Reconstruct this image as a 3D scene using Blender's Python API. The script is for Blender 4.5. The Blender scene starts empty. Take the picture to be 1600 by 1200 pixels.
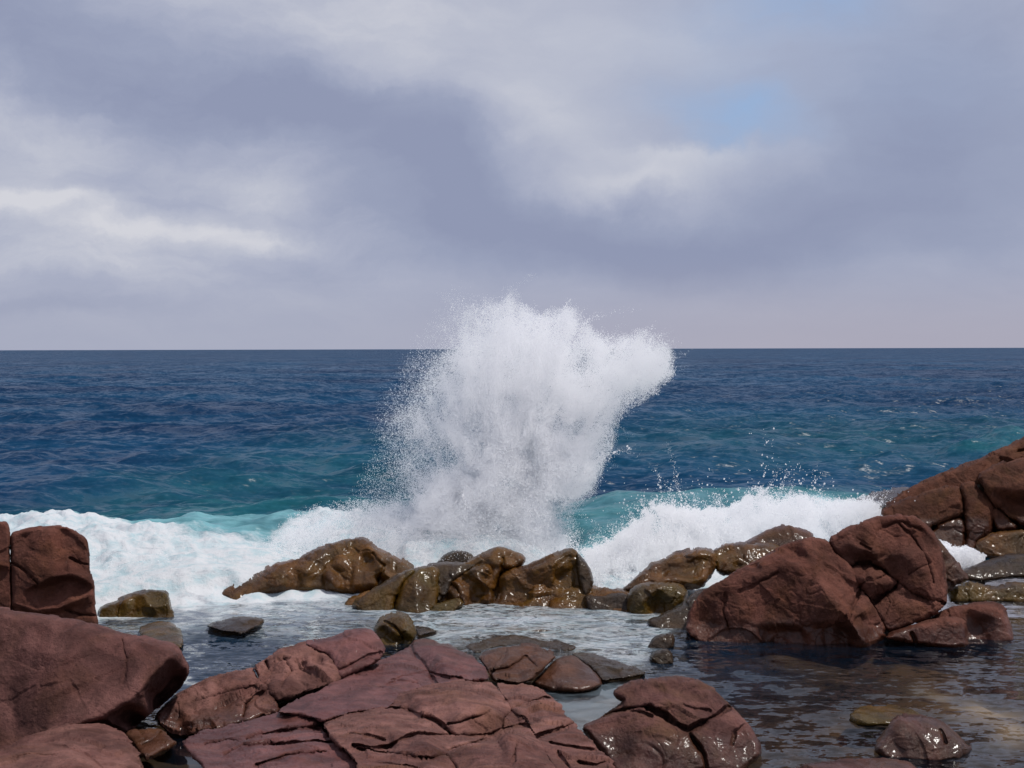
import bpy, math, random
import numpy as np
from mathutils import Matrix, Vector
from mathutils.geometry import delaunay_2d_cdt

random.seed(7)
rng = np.random.default_rng(11)
scn = bpy.context.scene
COL = scn.collection

# ------------------------------------------------------------------ camera
CAM = np.array([0.0, 0.0, 4.0])
FPX = 2000.0                                  # focal length in pixels of the 1600 x 1200 photograph
PITCH = math.atan(55.0 / FPX)
ROLL = 0.0025
_f = np.array([0, math.cos(PITCH), -math.sin(PITCH)])
_r0 = np.array([1.0, 0, 0]); _u0 = np.array([0, math.sin(PITCH), math.cos(PITCH)])
_r = _r0 * math.cos(ROLL) - _u0 * math.sin(ROLL)
_u = _u0 * math.cos(ROLL) + _r0 * math.sin(ROLL)
cam_d = bpy.data.cameras.new('camera')
cam_d.sensor_width = 36; cam_d.lens = 36 * FPX / 1600
cam_d.clip_start = 0.1; cam_d.clip_end = 60000
cam = bpy.data.objects.new('camera', cam_d); COL.objects.link(cam)
cam.matrix_world = Matrix(((_r[0], _u[0], -_f[0], CAM[0]), (_r[1], _u[1], -_f[1], CAM[1]),
                           (_r[2], _u[2], -_f[2], CAM[2]), (0, 0, 0, 1)))
scn.camera = cam
scn.render.resolution_x = 1024; scn.render.resolution_y = 768

# ------------------------------------------------------------------ sun, sky, exposure
SUN_EL, SUN_AZ = math.radians(64), math.radians(102)      # azimuth from +Y (out to sea), towards +X
sun_d = bpy.data.lights.new('sun', 'SUN'); sun_d.energy = 3.6; sun_d.angle = math.radians(3)
sun_d.color = (1.0, 0.955, 0.9)
sun = bpy.data.objects.new('sun', sun_d); COL.objects.link(sun)
_sd = Vector((math.sin(SUN_AZ) * math.cos(SUN_EL), math.cos(SUN_AZ) * math.cos(SUN_EL), math.sin(SUN_EL)))
sun.rotation_euler = _sd.to_track_quat('Z', 'Y').to_euler()
sun.location = (0, 0, 60)
scn.view_settings.view_transform = 'Standard'
scn.view_settings.look = 'None'
scn.view_settings.exposure = 0.0
scn.view_settings.gamma = 1.0
scn.cycles.max_bounces = 12
scn.cycles.diffuse_bounces = 9
scn.cycles.transparent_max_bounces = 12


def lin(r, g, b):
    f = lambda c: c / 12.92 if c <= 0.04045 else ((c + 0.055) / 1.055) ** 2.4
    return (f(r / 255), f(g / 255), f(b / 255), 1.0)


class NT:
    """small helper to write node trees"""
    def __init__(s, tree): s.t = tree; s.n = tree.nodes; s.l = tree.links

    def new(s, typ, **kw):
        n = s.n.new(typ)
        ins = kw.pop('ins', {})
        for k, v in kw.items(): setattr(n, k, v)
        for k, v in ins.items(): s.set(n, k, v)
        return n

    def set(s, n, k, v):
        sock = n.inputs[k]
        if isinstance(v, bpy.types.NodeSocket): s.l.new(v, sock)
        elif isinstance(v, bpy.types.Node): s.l.new(v.outputs[0], sock)
        else: sock.default_value = v

    def math(s, op, a, b=0.0, c=0.0, clamp=False):
        n = s.new('ShaderNodeMath', operation=op, use_clamp=clamp)
        s.set(n, 0, a); s.set(n, 1, b); s.set(n, 2, c)
        return n.outputs[0]

    def vmath(s, op, a, b=(0, 0, 0), scale=None):
        n = s.new('ShaderNodeVectorMath', operation=op)
        s.set(n, 0, a)
        if op != 'SCALE': s.set(n, 1, b)
        if scale is not None: s.set(n, 'Scale', scale)
        return n.outputs['Value'] if op in ('DOT_PRODUCT', 'LENGTH') else n.outputs[0]

    def mix(s, fac, a, b):
        n = s.new('ShaderNodeMix', data_type='RGBA', clamp_factor=True)
        s.set(n, 0, fac); s.set(n, 6, a); s.set(n, 7, b)
        return n.outputs[2]

    def ramp(s, v, lo, hi, a=0.0, b=1.0, smooth=True):
        n = s.new('ShaderNodeMapRange', interpolation_type='SMOOTHSTEP' if smooth else 'LINEAR')
        s.set(n, 0, v); s.set(n, 1, lo); s.set(n, 2, hi); s.set(n, 3, a); s.set(n, 4, b)
        return n.outputs[0]

    def noise(s, vec, scale, detail=3.0, rough=0.5, dist=0.0, out=0):
        n = s.new('ShaderNodeTexNoise')
        s.set(n, 'Vector', vec); s.set(n, 'Scale', scale); s.set(n, 'Detail', detail)
        s.set(n, 'Roughness', rough); s.set(n, 'Distortion', dist)
        return n.outputs[out]

    def map(s, vec, loc=(0, 0, 0), rot=(0, 0, 0), sc=(1, 1, 1), typ='POINT'):
        n = s.new('ShaderNodeMapping', vector_type=typ)
        s.set(n, 0, vec); s.set(n, 'Location', loc); s.set(n, 'Rotation', rot); s.set(n, 'Scale', sc)
        return n.outputs[0]

    def attr(s, name):
        return s.new('ShaderNodeAttribute', attribute_name=name).outputs['Fac']


# the overcast sky: a Nishita sky with a deck of soft cloud over it
world = bpy.data.worlds.new('World'); scn.world = world; world.use_nodes = True
W = NT(world.node_tree); W.n.clear()
wd = W.new('ShaderNodeTexCoord').outputs['Generated']
sep = W.new('ShaderNodeSeparateXYZ', ins={0: wd})
az = W.math('ARCTAN2', sep.outputs[0], sep.outputs[1])
el = W.math('ARCSINE', sep.outputs[2])
# cloud texture coordinates: the deck seen in perspective
zz = W.math('ADD', W.math('MAXIMUM', sep.outputs[2], 0.0), 0.10)
deck = W.new('ShaderNodeCombineXYZ', ins={0: W.math('DIVIDE', sep.outputs[0], zz), 1: W.math('DIVIDE', sep.outputs[1], zz)}).outputs[0]
ae0 = W.new('ShaderNodeCombineXYZ', ins={0: az, 1: el}).outputs[0]
warp = W.noise(ae0, 6.0, 7, 0.60, out=1)
warp = W.vmath('SUBTRACT', warp, (0.5, 0.5, 0.5))
ae = W.vmath('ADD', ae0, W.vmath('MULTIPLY', warp, (0.14, 0.09, 0)))
A = lambda px: math.atan((px - 800) / FPX)
E = lambda py: math.atan((545 - py) / FPX)


def blobs(lst, start=0.0):
    acc = start
    for (cx, cy, sx, sy, rot, amp) in lst:
        v = W.map(ae, (A(cx), E(cy), 0), (0, 0, math.radians(rot)), (sx / FPX, sy / FPX, 1), 'TEXTURE')
        g = W.math('EXPONENT', W.math('MULTIPLY', W.vmath('DOT_PRODUCT', v, v), -1.0))
        acc = W.math('MULTIPLY_ADD', g, amp, acc)
    return acc


bright = blobs([  # cx, cy, half width, half height, turn, amount
    (40, 70, 200, 90, -20, -.42), (330, 185, 190, 55, 0, -.40), (560, 195, 170, 55, -12, -.42), (710, 280, 110, 85, -50, -.42),
    (880, 370, 230, 60, -6, -.40), (1160, 385, 260, 55, 4, -.36), (1470, 230, 190, 190, 0, -.34), (1330, 300, 160, 60, 25, -.14),
    (560, 310, 110, 60, 0, -.20),
    (600, 40, 300, 75, 0, .30), (860, 200, 170, 62, -18, .30), (70, 245, 150, 50, 0, .34), (50, 322, 120, 17, 0, .48),
    (270, 362, 190, 26, -4, .50), (450, 300, 90, 32, 0, .34), (1000, 285, 150, 24, 6, .34), (1080, 252, 130, 12, 0, .20),
    (120, 415, 200, 45, 0, .20), (450, 365, 110, 18, -6, .22), (60, 485, 190, 16, 2, -.22), (960, 90, 200, 60, 0, .14)], 0.5)
n1 = W.noise(deck, 0.55, 6, 0.55)
n2 = W.noise(W.map(ae, sc=(1, 3.0, 1)), 8.0, 8, 0.62, 0.3)
bright = W.math('MULTIPLY_ADD', W.math('SUBTRACT', n1, 0.5), 0.30, bright)
bright = W.math('MULTIPLY_ADD', W.math('SUBTRACT', n2, 0.5), W.ramp(az, -0.3, 0.1, 0.95, 0.38), bright)
cr = W.new('ShaderNodeValToRGB', ins={0: bright})
els = cr.color_ramp.elements
els[0].position = 0.0; els[0].color = lin(144, 152, 179)
els[1].position = 1.0; els[1].color = lin(210, 211, 219)
for p, c in ((0.25, (153, 161, 186)), (0.5, (169, 175, 196)), (0.75, (187, 191, 206))):
    e = els.new(p); e.color = lin(*c)
cloud = cr.outputs[0]
# a band of fog along the horizon, rosier on the right
fog = W.ramp(el, 0.0, 0.075, 0.85, 0.0)
fogc = W.mix(W.ramp(az, -0.25, 0.3), lin(168, 172, 191), lin(171, 168, 183))
cloud = W.mix(fog, cloud, fogc)
gap = blobs([(1150, 198, 80, 34, -12, .66), (1240, 18, 140, 46, 5, .64), (1300, 110, 330, 150, 0, .14), (1090, 150, 90, 50, 0, .14), (1130, 228, 70, 12, 0, .25)], 0.0)
gap = W.math('MULTIPLY', gap, W.ramp(n2, 0.25, 0.6, 0.55, 1.1))
sky = W.new('ShaderNodeTexSky', sky_type='NISHITA', sun_disc=False, sun_elevation=SUN_EL, sun_rotation=SUN_AZ)
sky.air_density = 1.0; sky.dust_density = 1.2
skyc = W.vmath('SCALE', sky.outputs[0], scale=0.10)
blue = W.mix(0.72, skyc, lin(152, 182, 224))
final = W.mix(W.math('MINIMUM', gap, 0.9), cloud, blue)
bg = W.new('ShaderNodeBackground', ins={0: W.vmath('SCALE', final, scale=10.0), 1: 0.10})
W.l.new(bg.outputs[0], W.new('ShaderNodeOutputWorld').inputs[0])
world.cycles.sampling_method = 'MANUAL'; world.cycles.sample_map_resolution = 512


# ------------------------------------------------------------------ numeric helpers
def rays(px, py):
    u = (np.asarray(px, float) - 800) / FPX; v = (600 - np.asarray(py, float)) / FPX
    return _f[None, :] + u.reshape(-1, 1) * _r[None, :] + v.reshape(-1, 1) * _u[None, :]


def at(px, py, z=0.0):
    r = rays([px], [py])[0]
    return CAM + r * ((z - CAM[2]) / r[2])


def _hash(i, j, k, seed):
    h = (i * 374761393 + j * 668265263 + k * 1274126177 + seed * 974634721) & 0xFFFFFFFF
    h = ((h ^ (h >> 13)) * 1274126177) & 0xFFFFFFFF
    return (h ^ (h >> 16)) & 0xFFFF


def gnoise(P, seed=0):
    """gradient noise at points P (n, 3), about -1..1"""
    P = np.asarray(P, float)
    i0 = np.floor(P).astype(np.int64); f = P - i0
    w = f * f * f * (f * (f * 6 - 15) + 10)
    out = np.zeros(len(P))
    for dx in (0, 1):
        wx = w[:, 0] if dx else 1 - w[:, 0]
        for dy in (0, 1):
            wy = w[:, 1] if dy else 1 - w[:, 1]
            for dz in (0, 1):
                wz = w[:, 2] if dz else 1 - w[:, 2]
                h = _hash(i0[:, 0] + dx, i0[:, 1] + dy, i0[:, 2] + dz, seed)
                g = ((h & 31) / 15.5 - 1) * (f[:, 0] - dx) + (((h >> 5) & 31) / 15.5 - 1) * (f[:, 1] - dy) + (((h >> 10) & 31) / 15.5 - 1) * (f[:, 2] - dz)
                out += wx * wy * wz * g
    return out * 1.3


def fbm(P, octaves=4, seed=0, gain=0.5):
    P = np.asarray(P, float); a = 1.0; s = np.zeros(len(P)); tot = 0
    for o in range(octaves):
        s += a * gnoise(P * 2.03 ** o + 17.3 * o, seed + o); tot += a; a *= gain
    return s / tot


def facets3(P, seed):
    """cells of fractured stone: every cell is a plane with a tilt and a level of its own"""
    i0 = np.floor(P).astype(np.int64); best = np.full(len(P), 1e9); val = np.zeros(len(P))
    for dx in (-1, 0, 1):
        for dy in (-1, 0, 1):
            for dz in (-1, 0, 1):
                i, j, k = i0[:, 0] + dx, i0[:, 1] + dy, i0[:, 2] + dz
                h = _hash(i, j, k, seed); g = _hash(i, j, k, seed + 77)
                vx = P[:, 0] - i - (h & 31) / 31.0; vy = P[:, 1] - j - ((h >> 5) & 31) / 31.0; vz = P[:, 2] - k - ((h >> 10) & 31) / 31.0
                d = vx * vx + vy * vy + vz * vz; m = d < best
                best = np.where(m, d, best)
                v = vx * ((g & 31) / 15.5 - 1) + vy * (((g >> 5) & 31) / 15.5 - 1) + vz * (((g >> 10) & 31) / 15.5 - 1) + 0.25 * ((g >> 12) / 7.5 - 1)
                val = np.where(m, v, val)
    return val


def sstep(x, a, b):
    t = np.clip((x - a) / (b - a), 0, 1); return t * t * (3 - 2 * t)


def seg_dist(px, py, pts, closed):
    """distance of points to a polyline"""
    pts = np.asarray(pts, float)
    n = len(pts); d2 = np.full(len(px), 1e18)
    for i in range(n if closed else n - 1):
        a = pts[i]; b = pts[(i + 1) % n]; ab = b - a
        L = ab @ ab + 1e-12
        t = np.clip(((px - a[0]) * ab[0] + (py - a[1]) * ab[1]) / L, 0, 1)
        d2 = np.minimum(d2, (px - a[0] - t * ab[0]) ** 2 + (py - a[1] - t * ab[1]) ** 2)
    return np.sqrt(d2)


def inside(px, py, pts):
    pts = np.asarray(pts, float); n = len(pts); m = np.zeros(len(px), bool)
    for i in range(n):
        x1, y1 = pts[i]; x2, y2 = pts[(i + 1) % n]
        if y1 == y2: continue
        c = ((y1 > py) != (y2 > py)) & (px < (x2 - x1) * (py - y1) / (y2 - y1) + x1)
        m ^= c
    return m


def soft_poly(px, py, pts, soft):
    """1 inside a polygon, 0 outside, with a soft edge of that width"""
    d = seg_dist(px, py, pts, True); d = np.where(inside(px, py, pts), d, -d)
    return sstep(d, -soft, soft)


def wobble(pts, amp, step, closed, seed):
    """resample a polyline and roughen it"""
    pts = [np.array(p, float) for p in pts]
    if closed:                                        # soften the corners a little
        q = []
        for i in range(len(pts)):
            a, b = pts[i], pts[(i + 1) % len(pts)]
            q += [a * 0.80 + b * 0.20, a * 0.20 + b * 0.80]
        pts = q
    out = []
    n = len(pts)
    for i in range(n if closed else n - 1):
        a, b = pts[i], pts[(i + 1) % n]
        k = max(1, int(np.hypot(*(b - a)) / step))
        for j in range(k): out.append(a + (b - a) * j / k)
    if not closed: out.append(pts[-1])
    out = np.array(out)
    P = np.column_stack([out / 22.0, np.zeros(len(out))]); Q = np.column_stack([out / 7.0, np.full(len(out), 5.0)])
    dx = gnoise(P, seed) + 0.45 * gnoise(Q, seed + 1); dy = gnoise(P, seed + 2) + 0.45 * gnoise(Q, seed + 3)
    w = np.ones(len(out))
    if not closed: w[0] = w[-1] = 0.3
    return out + amp * np.column_stack([dx * w, dy * w])


def blur(img, k):
    for ax in (0, 1):
        for _ in range(2):
            c = np.cumsum(np.concatenate([np.repeat(img.take([0], ax), k + 1, ax), img, np.repeat(img.take([-1], ax), k, ax)], ax), ax)
            n = img.shape[ax]
            img = (c.take(range(2 * k + 1, 2 * k + 1 + n), ax) - c.take(range(0, n), ax)) / (2 * k + 1)
    return img


def new_mesh(name, V, F, mat, parent=None, origin=None, smooth=True):
    V = np.asarray(V, np.float32); F = np.asarray(F, np.int32)
    origin = np.zeros(3) if origin is None else np.asarray(origin, float)
    me = bpy.data.meshes.new(name)
    me.vertices.add(len(V)); me.vertices.foreach_set('co', (V - origin.astype(np.float32)).ravel())
    k = F.shape[1]
    me.loops.add(F.size); me.loops.foreach_set('vertex_index', F.ravel())
    me.polygons.add(len(F)); me.polygons.foreach_set('loop_start', np.arange(0, F.size, k, dtype=np.int32))
    me.polygons.foreach_set('loop_total', np.full(len(F), k, np.int32))
    me.update(calc_edges=True)
    if smooth: me.shade_smooth()
    me.materials.append(mat)
    o = bpy.data.objects.new(name, me); COL.objects.link(o)
    if parent is not None:
        o.parent = parent; o.location = Vector(origin) - parent.location
    else: o.location = Vector(origin)
    return o


def add_attr(o, name, vals):
    a = o.data.attributes.new(name, 'FLOAT', 'POINT'); a.data.foreach_set('value', np.asarray(vals, np.float32))


def tag(o, label=None, cat=None, group=None, kind=None):
    for k, v in (('label', label), ('category', cat), ('group', group), ('kind', kind)):
        if v: o[k] = v
    return o


# ------------------------------------------------------------------ materials
def rock_mat(name, c1, c2, ochre, ochre_amt, wet, rough, wet_z=0.25, speck=0.5, bump=1.0):
    m = bpy.data.materials.new(name); m.use_nodes = True
    N = NT(m.node_tree); b = N.n['Principled BSDF']
    pos = N.new('ShaderNodeNewGeometry').outputs['Position']
    big = N.noise(pos, 0.9, 4, 0.6); mid = N.noise(pos, 5.0, 6, 0.65); fine = N.noise(pos, 30.0, 5, 0.75); grit = N.noise(pos, 90.0, 3, 0.75)
    col = N.mix(N.ramp(N.math('MULTIPLY_ADD', mid, 0.6, N.math('MULTIPLY', big, 0.6)), 0.42, 0.78), c1, c2)
    # weathered patches and rusty algae
    och = N.math('MULTIPLY', N.ramp(N.noise(pos, 1.7, 5, 0.6, 0.6), 0.50 - 0.28 * ochre_amt, 0.74 - 0.2 * ochre_amt), min(1, 0.35 + ochre_amt * .6))
    col = N.mix(och, col, ochre)
    # pale and dark mineral grains
    col = N.mix(N.math('MULTIPLY', N.ramp(fine, 0.60, 0.74), 0.55 * speck), col, (0.36, 0.22, 0.19, 1))
    col = N.mix(N.math('MULTIPLY', N.ramp(fine, 0.42, 0.30), 0.65 * speck), col, (0.028, 0.014, 0.013, 1))
    pits = N.new('ShaderNodeTexVoronoi', ins={'Vector': pos, 'Scale': 26.0})
    col = N.mix(N.math('MULTIPLY', N.math('MULTIPLY', N.ramp(pits.outputs[0], 0.26, 0.10), N.ramp(N.noise(pos, 3.0, 3), 0.5, 0.62)), 0.8 * speck), col, (0.02, 0.011, 0.01, 1))
    stain = N.ramp(N.noise(pos, 2.3, 6, 0.7, 0.5), 0.36, 0.66, 0.55, 1.12)
    col = N.mix(1.0, col, N.vmath('SCALE', col, scale=stain))
    col = N.vmath('SCALE', col, scale=0.9)
    # wet zone near the water
    sepz = N.new('ShaderNodeSeparateXYZ', ins={0: pos})
    wl = N.math('MULTIPLY_ADD', N.math('SUBTRACT', big, 0.5), 0.5, sepz.outputs[2])
    wetm = N.math('MAXIMUM', N.ramp(wl, wet_z + 0.12, wet_z - 0.05), wet)
    col = N.mix(wetm, col, N.vmath('MULTIPLY', col, (0.62, 0.56, 0.50)))
    N.set(b, 'Base Color', col)
    N.set(b, 'Roughness', N.math('ADD', N.ramp(wetm, 0, 1, rough, 0.30), N.math('MULTIPLY', N.math('SUBTRACT', mid, 0.5), 0.25)))
    N.set(b, 'Specular IOR Level', N.ramp(wetm, 0, 1, 0.10, 0.16))
    N.set(b, 'Coat Weight', N.math('MULTIPLY', wetm, 0.26)); N.set(b, 'Coat Roughness', 0.2)
    h = N.math('MULTIPLY_ADD', mid, 0.9, N.math('MULTIPLY_ADD', fine, 0.55, N.math('MULTIPLY', grit, 0.16)))
    h = N.math('MULTIPLY_ADD', N.ramp(pits.outputs[0], 0.0, 0.3), 0.10, h)
    bp = N.new('ShaderNodeBump', ins={'Height': h, 'Strength': N.ramp(wetm, 0, 1, 0.8 * bump, 0.5 * bump), 'Distance': 0.05})
    N.set(b, 'Normal', bp)
    return m


RED = rock_mat('dry_red_rock', (0.130, 0.053, 0.044, 1), (0.245, 0.118, 0.097, 1), (0.155, 0.066, 0.030, 1), 0.12, 0.0, 0.66, 0.18, 1.2)
PURPLE = rock_mat('smooth_damp_red_rock', (0.122, 0.046, 0.045, 1), (0.188, 0.082, 0.077, 1), (0.14, 0.05, 0.028, 1), 0.06, 0.2, 0.5, 0.15, 0.5, 0.8)
REDFLAT = rock_mat('worn_red_boulder', (0.108, 0.038, 0.026, 1), (0.170, 0.069, 0.050, 1), (0.11, 0.041, 0.015, 1), 0.18, 0.0, 0.66, 0.22, 0.9, 1.1)
CLIFF = rock_mat('far_red_cliff', (0.095, 0.035, 0.020, 1), (0.140, 0.055, 0.034, 1), (0.095, 0.040, 0.011, 1), 0.25, 0.0, 0.62, 0.6, 0.8, 1.1)
BROWN = rock_mat('wet_brown_rock', (0.120, 0.048, 0.007, 1), (0.230, 0.103, 0.018, 1), (0.130, 0.078, 0.005, 1), 0.40, 0.85, 0.3, 0.8, 0.9, 1.3)
OLIVE = rock_mat('algae_covered_rock', (0.105, 0.050, 0.006, 1), (0.175, 0.092, 0.012, 1), (0.105, 0.078, 0.004, 1), 0.55, 0.7, 0.35, 0.6, 0.9, 1.2)
DARK = rock_mat('dark_wet_rock', (0.036, 0.020, 0.010, 1), (0.080, 0.046, 0.020, 1), (0.070, 0.042, 0.006, 1), 0.35, 0.9, 0.28, 0.8, 0.8, 1.3)

# ------------------------------------------------------------------ rocks
NTRI = [0]


def relief(name, mat, outline, plane, ctrl=(), cracks=(), w=16, R=0.30, T=0.9, amp=1.0, facets=0, famp=0.10, step=1.5,
           ext=0, smooth=2, parent=None, seed=1, rough=0.9, creases=(), origin=None, crackle=0.6, grow=0.0, nseed=None):
    """a closed boulder: its near side follows a base plane plus control offsets (metres towards the viewer), its rim turns
    away, its far side is a bulge of thickness T.  plane = ('w', waterline_py, px0, lean, yaw) or ('s', z0, px, py, gx, gy)"""
    lrng = np.random.default_rng(seed * 7 + 3)
    outline = [tuple(p) for p in outline]
    if ext:
        yw = plane[1]
        outline = [(x, y + ext) if y > yw - 9 else (x, y) for x, y in outline]
    ol = wobble(outline, rough, 4.0, True, seed * 13)
    if grow:                                          # neighbours bite into each other, so joints stay narrow
        tg = np.roll(ol, -1, 0) - np.roll(ol, 1, 0); tg /= np.linalg.norm(tg, axis=1, keepdims=True) + 1e-9
        nn = np.column_stack([tg[:, 1], -tg[:, 0]])
        area = np.sum(ol[:, 0] * np.roll(ol[:, 1], -1) - np.roll(ol[:, 0], -1) * ol[:, 1])
        ol = ol + nn * (grow if area > 0 else -grow)
    x0, y0 = ol.min(0) - 2 * step; x1, y1 = ol.max(0) + 2 * step
    gx = np.arange(x0, x1 + step, step); gy = np.arange(y0, y1 + step, step)
    GX, GY = np.meshgrid(gx, gy); H, Wd = GX.shape
    px, py = GX.ravel(), GY.ravel()
    ins = inside(px, py, ol)
    idx = np.nonzero(ins)[0]
    d = np.zeros(len(px)); d[idx] = seg_dist(px[idx], py[idx], ol, True)
    r = rays(px, py)
    if plane[0] == 'w':
        _, yw, pxc, lean, yaw = plane
        P = at(pxc, yw)
        t = (P[1] + lean * CAM[2] - yaw * P[0]) / (r[:, 1] - lean * r[:, 2] - yaw * r[:, 0])
        fac = np.ones(len(px))
    else:
        _, z0, pxc, pyc, gxs, gys = plane
        P = at(pxc, pyc, z0)
        den = r[:, 2] - gxs * r[:, 0] - gys * r[:, 1]
        t = (z0 - gxs * P[0] - gys * P[1] - CAM[2]) / den
        fac = 1.0 / np.maximum(0.05, -den)                # height offset -> offset along the ray
    # control offsets, interpolated over a triangulation
    cp = [(x, y, o) for x, y, o in ctrl]
    edges = []
    for line in creases:
        b = len(cp)
        for q in line: cp.append(q)
        edges += [(b + i, b + i + 1) for i in range(len(line) - 1)]
    if facets:
        cand = idx[d[idx] > w * 0.7]
        for q in lrng.choice(cand, min(facets, len(cand)), replace=False):
            cp.append((px[q], py[q], lrng.uniform(-famp, famp)))
    off = np.zeros(len(px))
    if cp:
        m = len(cp)
        rim = ol[:: max(1, len(ol) // 40)]
        # the rim takes the offset of the nearest control point, faded
        rim_off = []
        C = np.array(cp)
        for q in rim:
            wgt = 1.0 / (np.hypot(C[:, 0] - q[0], C[:, 1] - q[1]) + 12) ** 2
            rim_off.append(0.7 * (wgt @ C[:, 2]) / wgt.sum())
        bx = [(x0 - 9, y0 - 9), (x1 + 9, y0 - 9), (x1 + 9, y1 + 9), (x0 - 9, y1 + 9)]
        vs = [Vector((c[0], c[1])) for c in cp] + [Vector(q) for q in rim] + [Vector(q) for q in bx]
        vo = np.array([c[2] for c in cp] + rim_off + [0] * 4)
        res = delaunay_2d_cdt(vs, edges, [], 0, 0.01)
        rv = np.array([(v.x, v.y) for v in res[0]])
        ro = np.array([np.mean([vo[k] for k in src]) if src else 0.0 for src in res[3]])
        for tri in res[2]:
            a, b, c = rv[tri[0]], rv[tri[1]], rv[tri[2]]
            det = (b[1] - c[1]) * (a[0] - c[0]) + (c[0] - b[0]) * (a[1] - c[1])
            if abs(det) < 1e-9: continue
            lx, hx = sorted((a[0], b[0], c[0]))[::2]; ly, hy = sorted((a[1], b[1], c[1]))[::2]
            ix0, ix1 = max(0, int((lx - x0) / step)), min(Wd, int((hx - x0) / step) + 2)
            iy0, iy1 = max(0, int((ly - y0) / step)), min(H, int((hy - y0) / step) + 2)
            if ix0 >= ix1 or iy0 >= iy1: continue
            sx, sy = GX[iy0:iy1, ix0:ix1], GY[iy0:iy1, ix0:ix1]
            l1 = ((b[1] - c[1]) * (sx - c[0]) + (c[0] - b[0]) * (sy - c[1])) / det
            l2 = ((c[1] - a[1]) * (sx - c[0]) + (a[0] - c[0]) * (sy - c[1])) / det
            l3 = 1 - l1 - l2
            mk = (l1 >= -1e-6) & (l2 >= -1e-6) & (l3 >= -1e-6)
            val = l1 * ro[tri[0]] + l2 * ro[tri[1]] + l3 * ro[tri[2]]
            o2 = off.reshape(H, Wd)[iy0:iy1, ix0:ix1]; o2[mk] = val[mk]
        off = blur(off.reshape(H, Wd), smooth).ravel()
    s = np.clip(d / w, 0, 1)
    rimf = 1 - np.sqrt(np.maximum(0, 1 - (1 - s) ** 2))
    groove = np.zeros(len(px))
    for ci, cr_ in enumerate(cracks):
        line, cw, cd = cr_
        ln = wobble(line, 2.2, 4.0, False, seed * 31 + ci * 5)
        dd = np.full(len(px), 1e3); dd[idx] = seg_dist(px[idx], py[idx], ln, False)
        vary = 0.65 + 0.7 * np.clip(0.5 + gnoise(np.column_stack([px / 25, py / 25, np.full(len(px), ci * 3.1)]), seed), 0, 1)
        groove = np.maximum(groove, cd * vary * np.exp(-(dd / (cw * vary)) ** 2) + 0.18 * cd * np.exp(-(dd / (cw * 4.5)) ** 2))
    tf = t - off * fac + R * rimf + groove
    tb = np.maximum(t + R + T * np.sqrt(np.maximum(0, 1 - (1 - np.clip(d / max(3 * w, 40), 0, 1)) ** 2)), tf + 0.05)
    # cells whose four corners are inside
    I = ins.reshape(H, Wd)
    cell = I[:-1, :-1] & I[1:, :-1] & I[:-1, 1:] & I[1:, 1:]
    used = np.zeros((H, Wd), bool)
    used[:-1, :-1] |= cell; used[1:, :-1] |= cell; used[:-1, 1:] |= cell; used[1:, 1:] |= cell
    full = np.zeros((H, Wd), bool)
    full[1:-1, 1:-1] = cell[:-1, :-1] & cell[1:, :-1] & cell[:-1, 1:] & cell[1:, 1:]
    fi = -np.ones(H * Wd, np.int64); u = np.nonzero(used.ravel())[0]; fi[u] = np.arange(len(u))
    inner = full.ravel()[u]
    # pull the border vertices onto the outline
    upx, upy = px[u].copy(), py[u].copy()
    be = np.nonzero(~inner)[0]
    best = np.full(len(be), 1e18); nx = upx[be].copy(); ny = upy[be].copy()
    for i in range(len(ol)):
        a = ol[i]; ab = ol[(i + 1) % len(ol)] - a; L = ab @ ab + 1e-12
        q = np.clip(((upx[be] - a[0]) * ab[0] + (upy[be] - a[1]) * ab[1]) / L, 0, 1)
        cx, cy = a[0] + q * ab[0], a[1] + q * ab[1]
        dd = (upx[be] - cx) ** 2 + (upy[be] - cy) ** 2
        k = dd < best; best[k] = dd[k]; nx[k] = cx[k]; ny[k] = cy[k]
    upx[be] = nx; upy[be] = ny
    ru = rays(upx, upy)
    tfu = tf[u].copy(); tfu[be] = t[u][be] + R - 0.7 * off[u][be] * fac[u][be]
    VF = CAM + ru * tfu[:, None]
    bi = -np.ones(len(u), np.int64); bi[inner] = len(u) + np.arange(inner.sum()); bi[~inner] = np.nonzero(~inner)[0]
    VB = CAM + ru[inner] * tb[u][inner][:, None]
    V = np.vstack([VF, VB])
    cy, cx = np.nonzero(cell)
    a = fi[cy * Wd + cx]; b = fi[cy * Wd + cx + 1]; c = fi[(cy + 1) * Wd + cx + 1]; e = fi[(cy + 1) * Wd + cx]
    F = np.vstack([np.column_stack([a, e, c, b]), np.column_stack([bi[a], bi[b], bi[c], bi[e]])])
    # displace along the normals: lumps, chips and small fractures
    nf = len(a)
    fn = np.cross(V[F[:, 2]] - V[F[:, 0]], V[F[:, 3]] - V[F[:, 1]])
    vn = np.zeros_like(V)
    for k in range(4): np.add.at(vn, F[:, k], fn)
    vn /= np.linalg.norm(vn, axis=1, keepdims=True) + 1e-12
    nV = len(u)
    Q = V[:nV]
    wq = Q + 0.15 * np.column_stack([gnoise(Q * 2.2, 91), gnoise(Q * 2.2, 92), gnoise(Q * 2.2, 93)])
    ns = seed if nseed is None else nseed
    disp = 0.040 * fbm(wq * 1.5, 3, ns) + 0.016 * fbm(wq * 6.0, 3, ns + 9) + 0.007 * fbm(Q * 20.0, 2, ns + 12, .6)
    rid = np.abs(gnoise(wq * 1.9 + 3.3, ns + 20)); rid2 = np.abs(gnoise(wq * 4.3 + 8.1, ns + 21))
    gate = sstep(gnoise(Q * 0.9, ns + 23), 0.0, 0.3); gate2 = sstep(gnoise(Q * 1.3 + 4, ns + 24), 0.0, 0.35)
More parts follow.
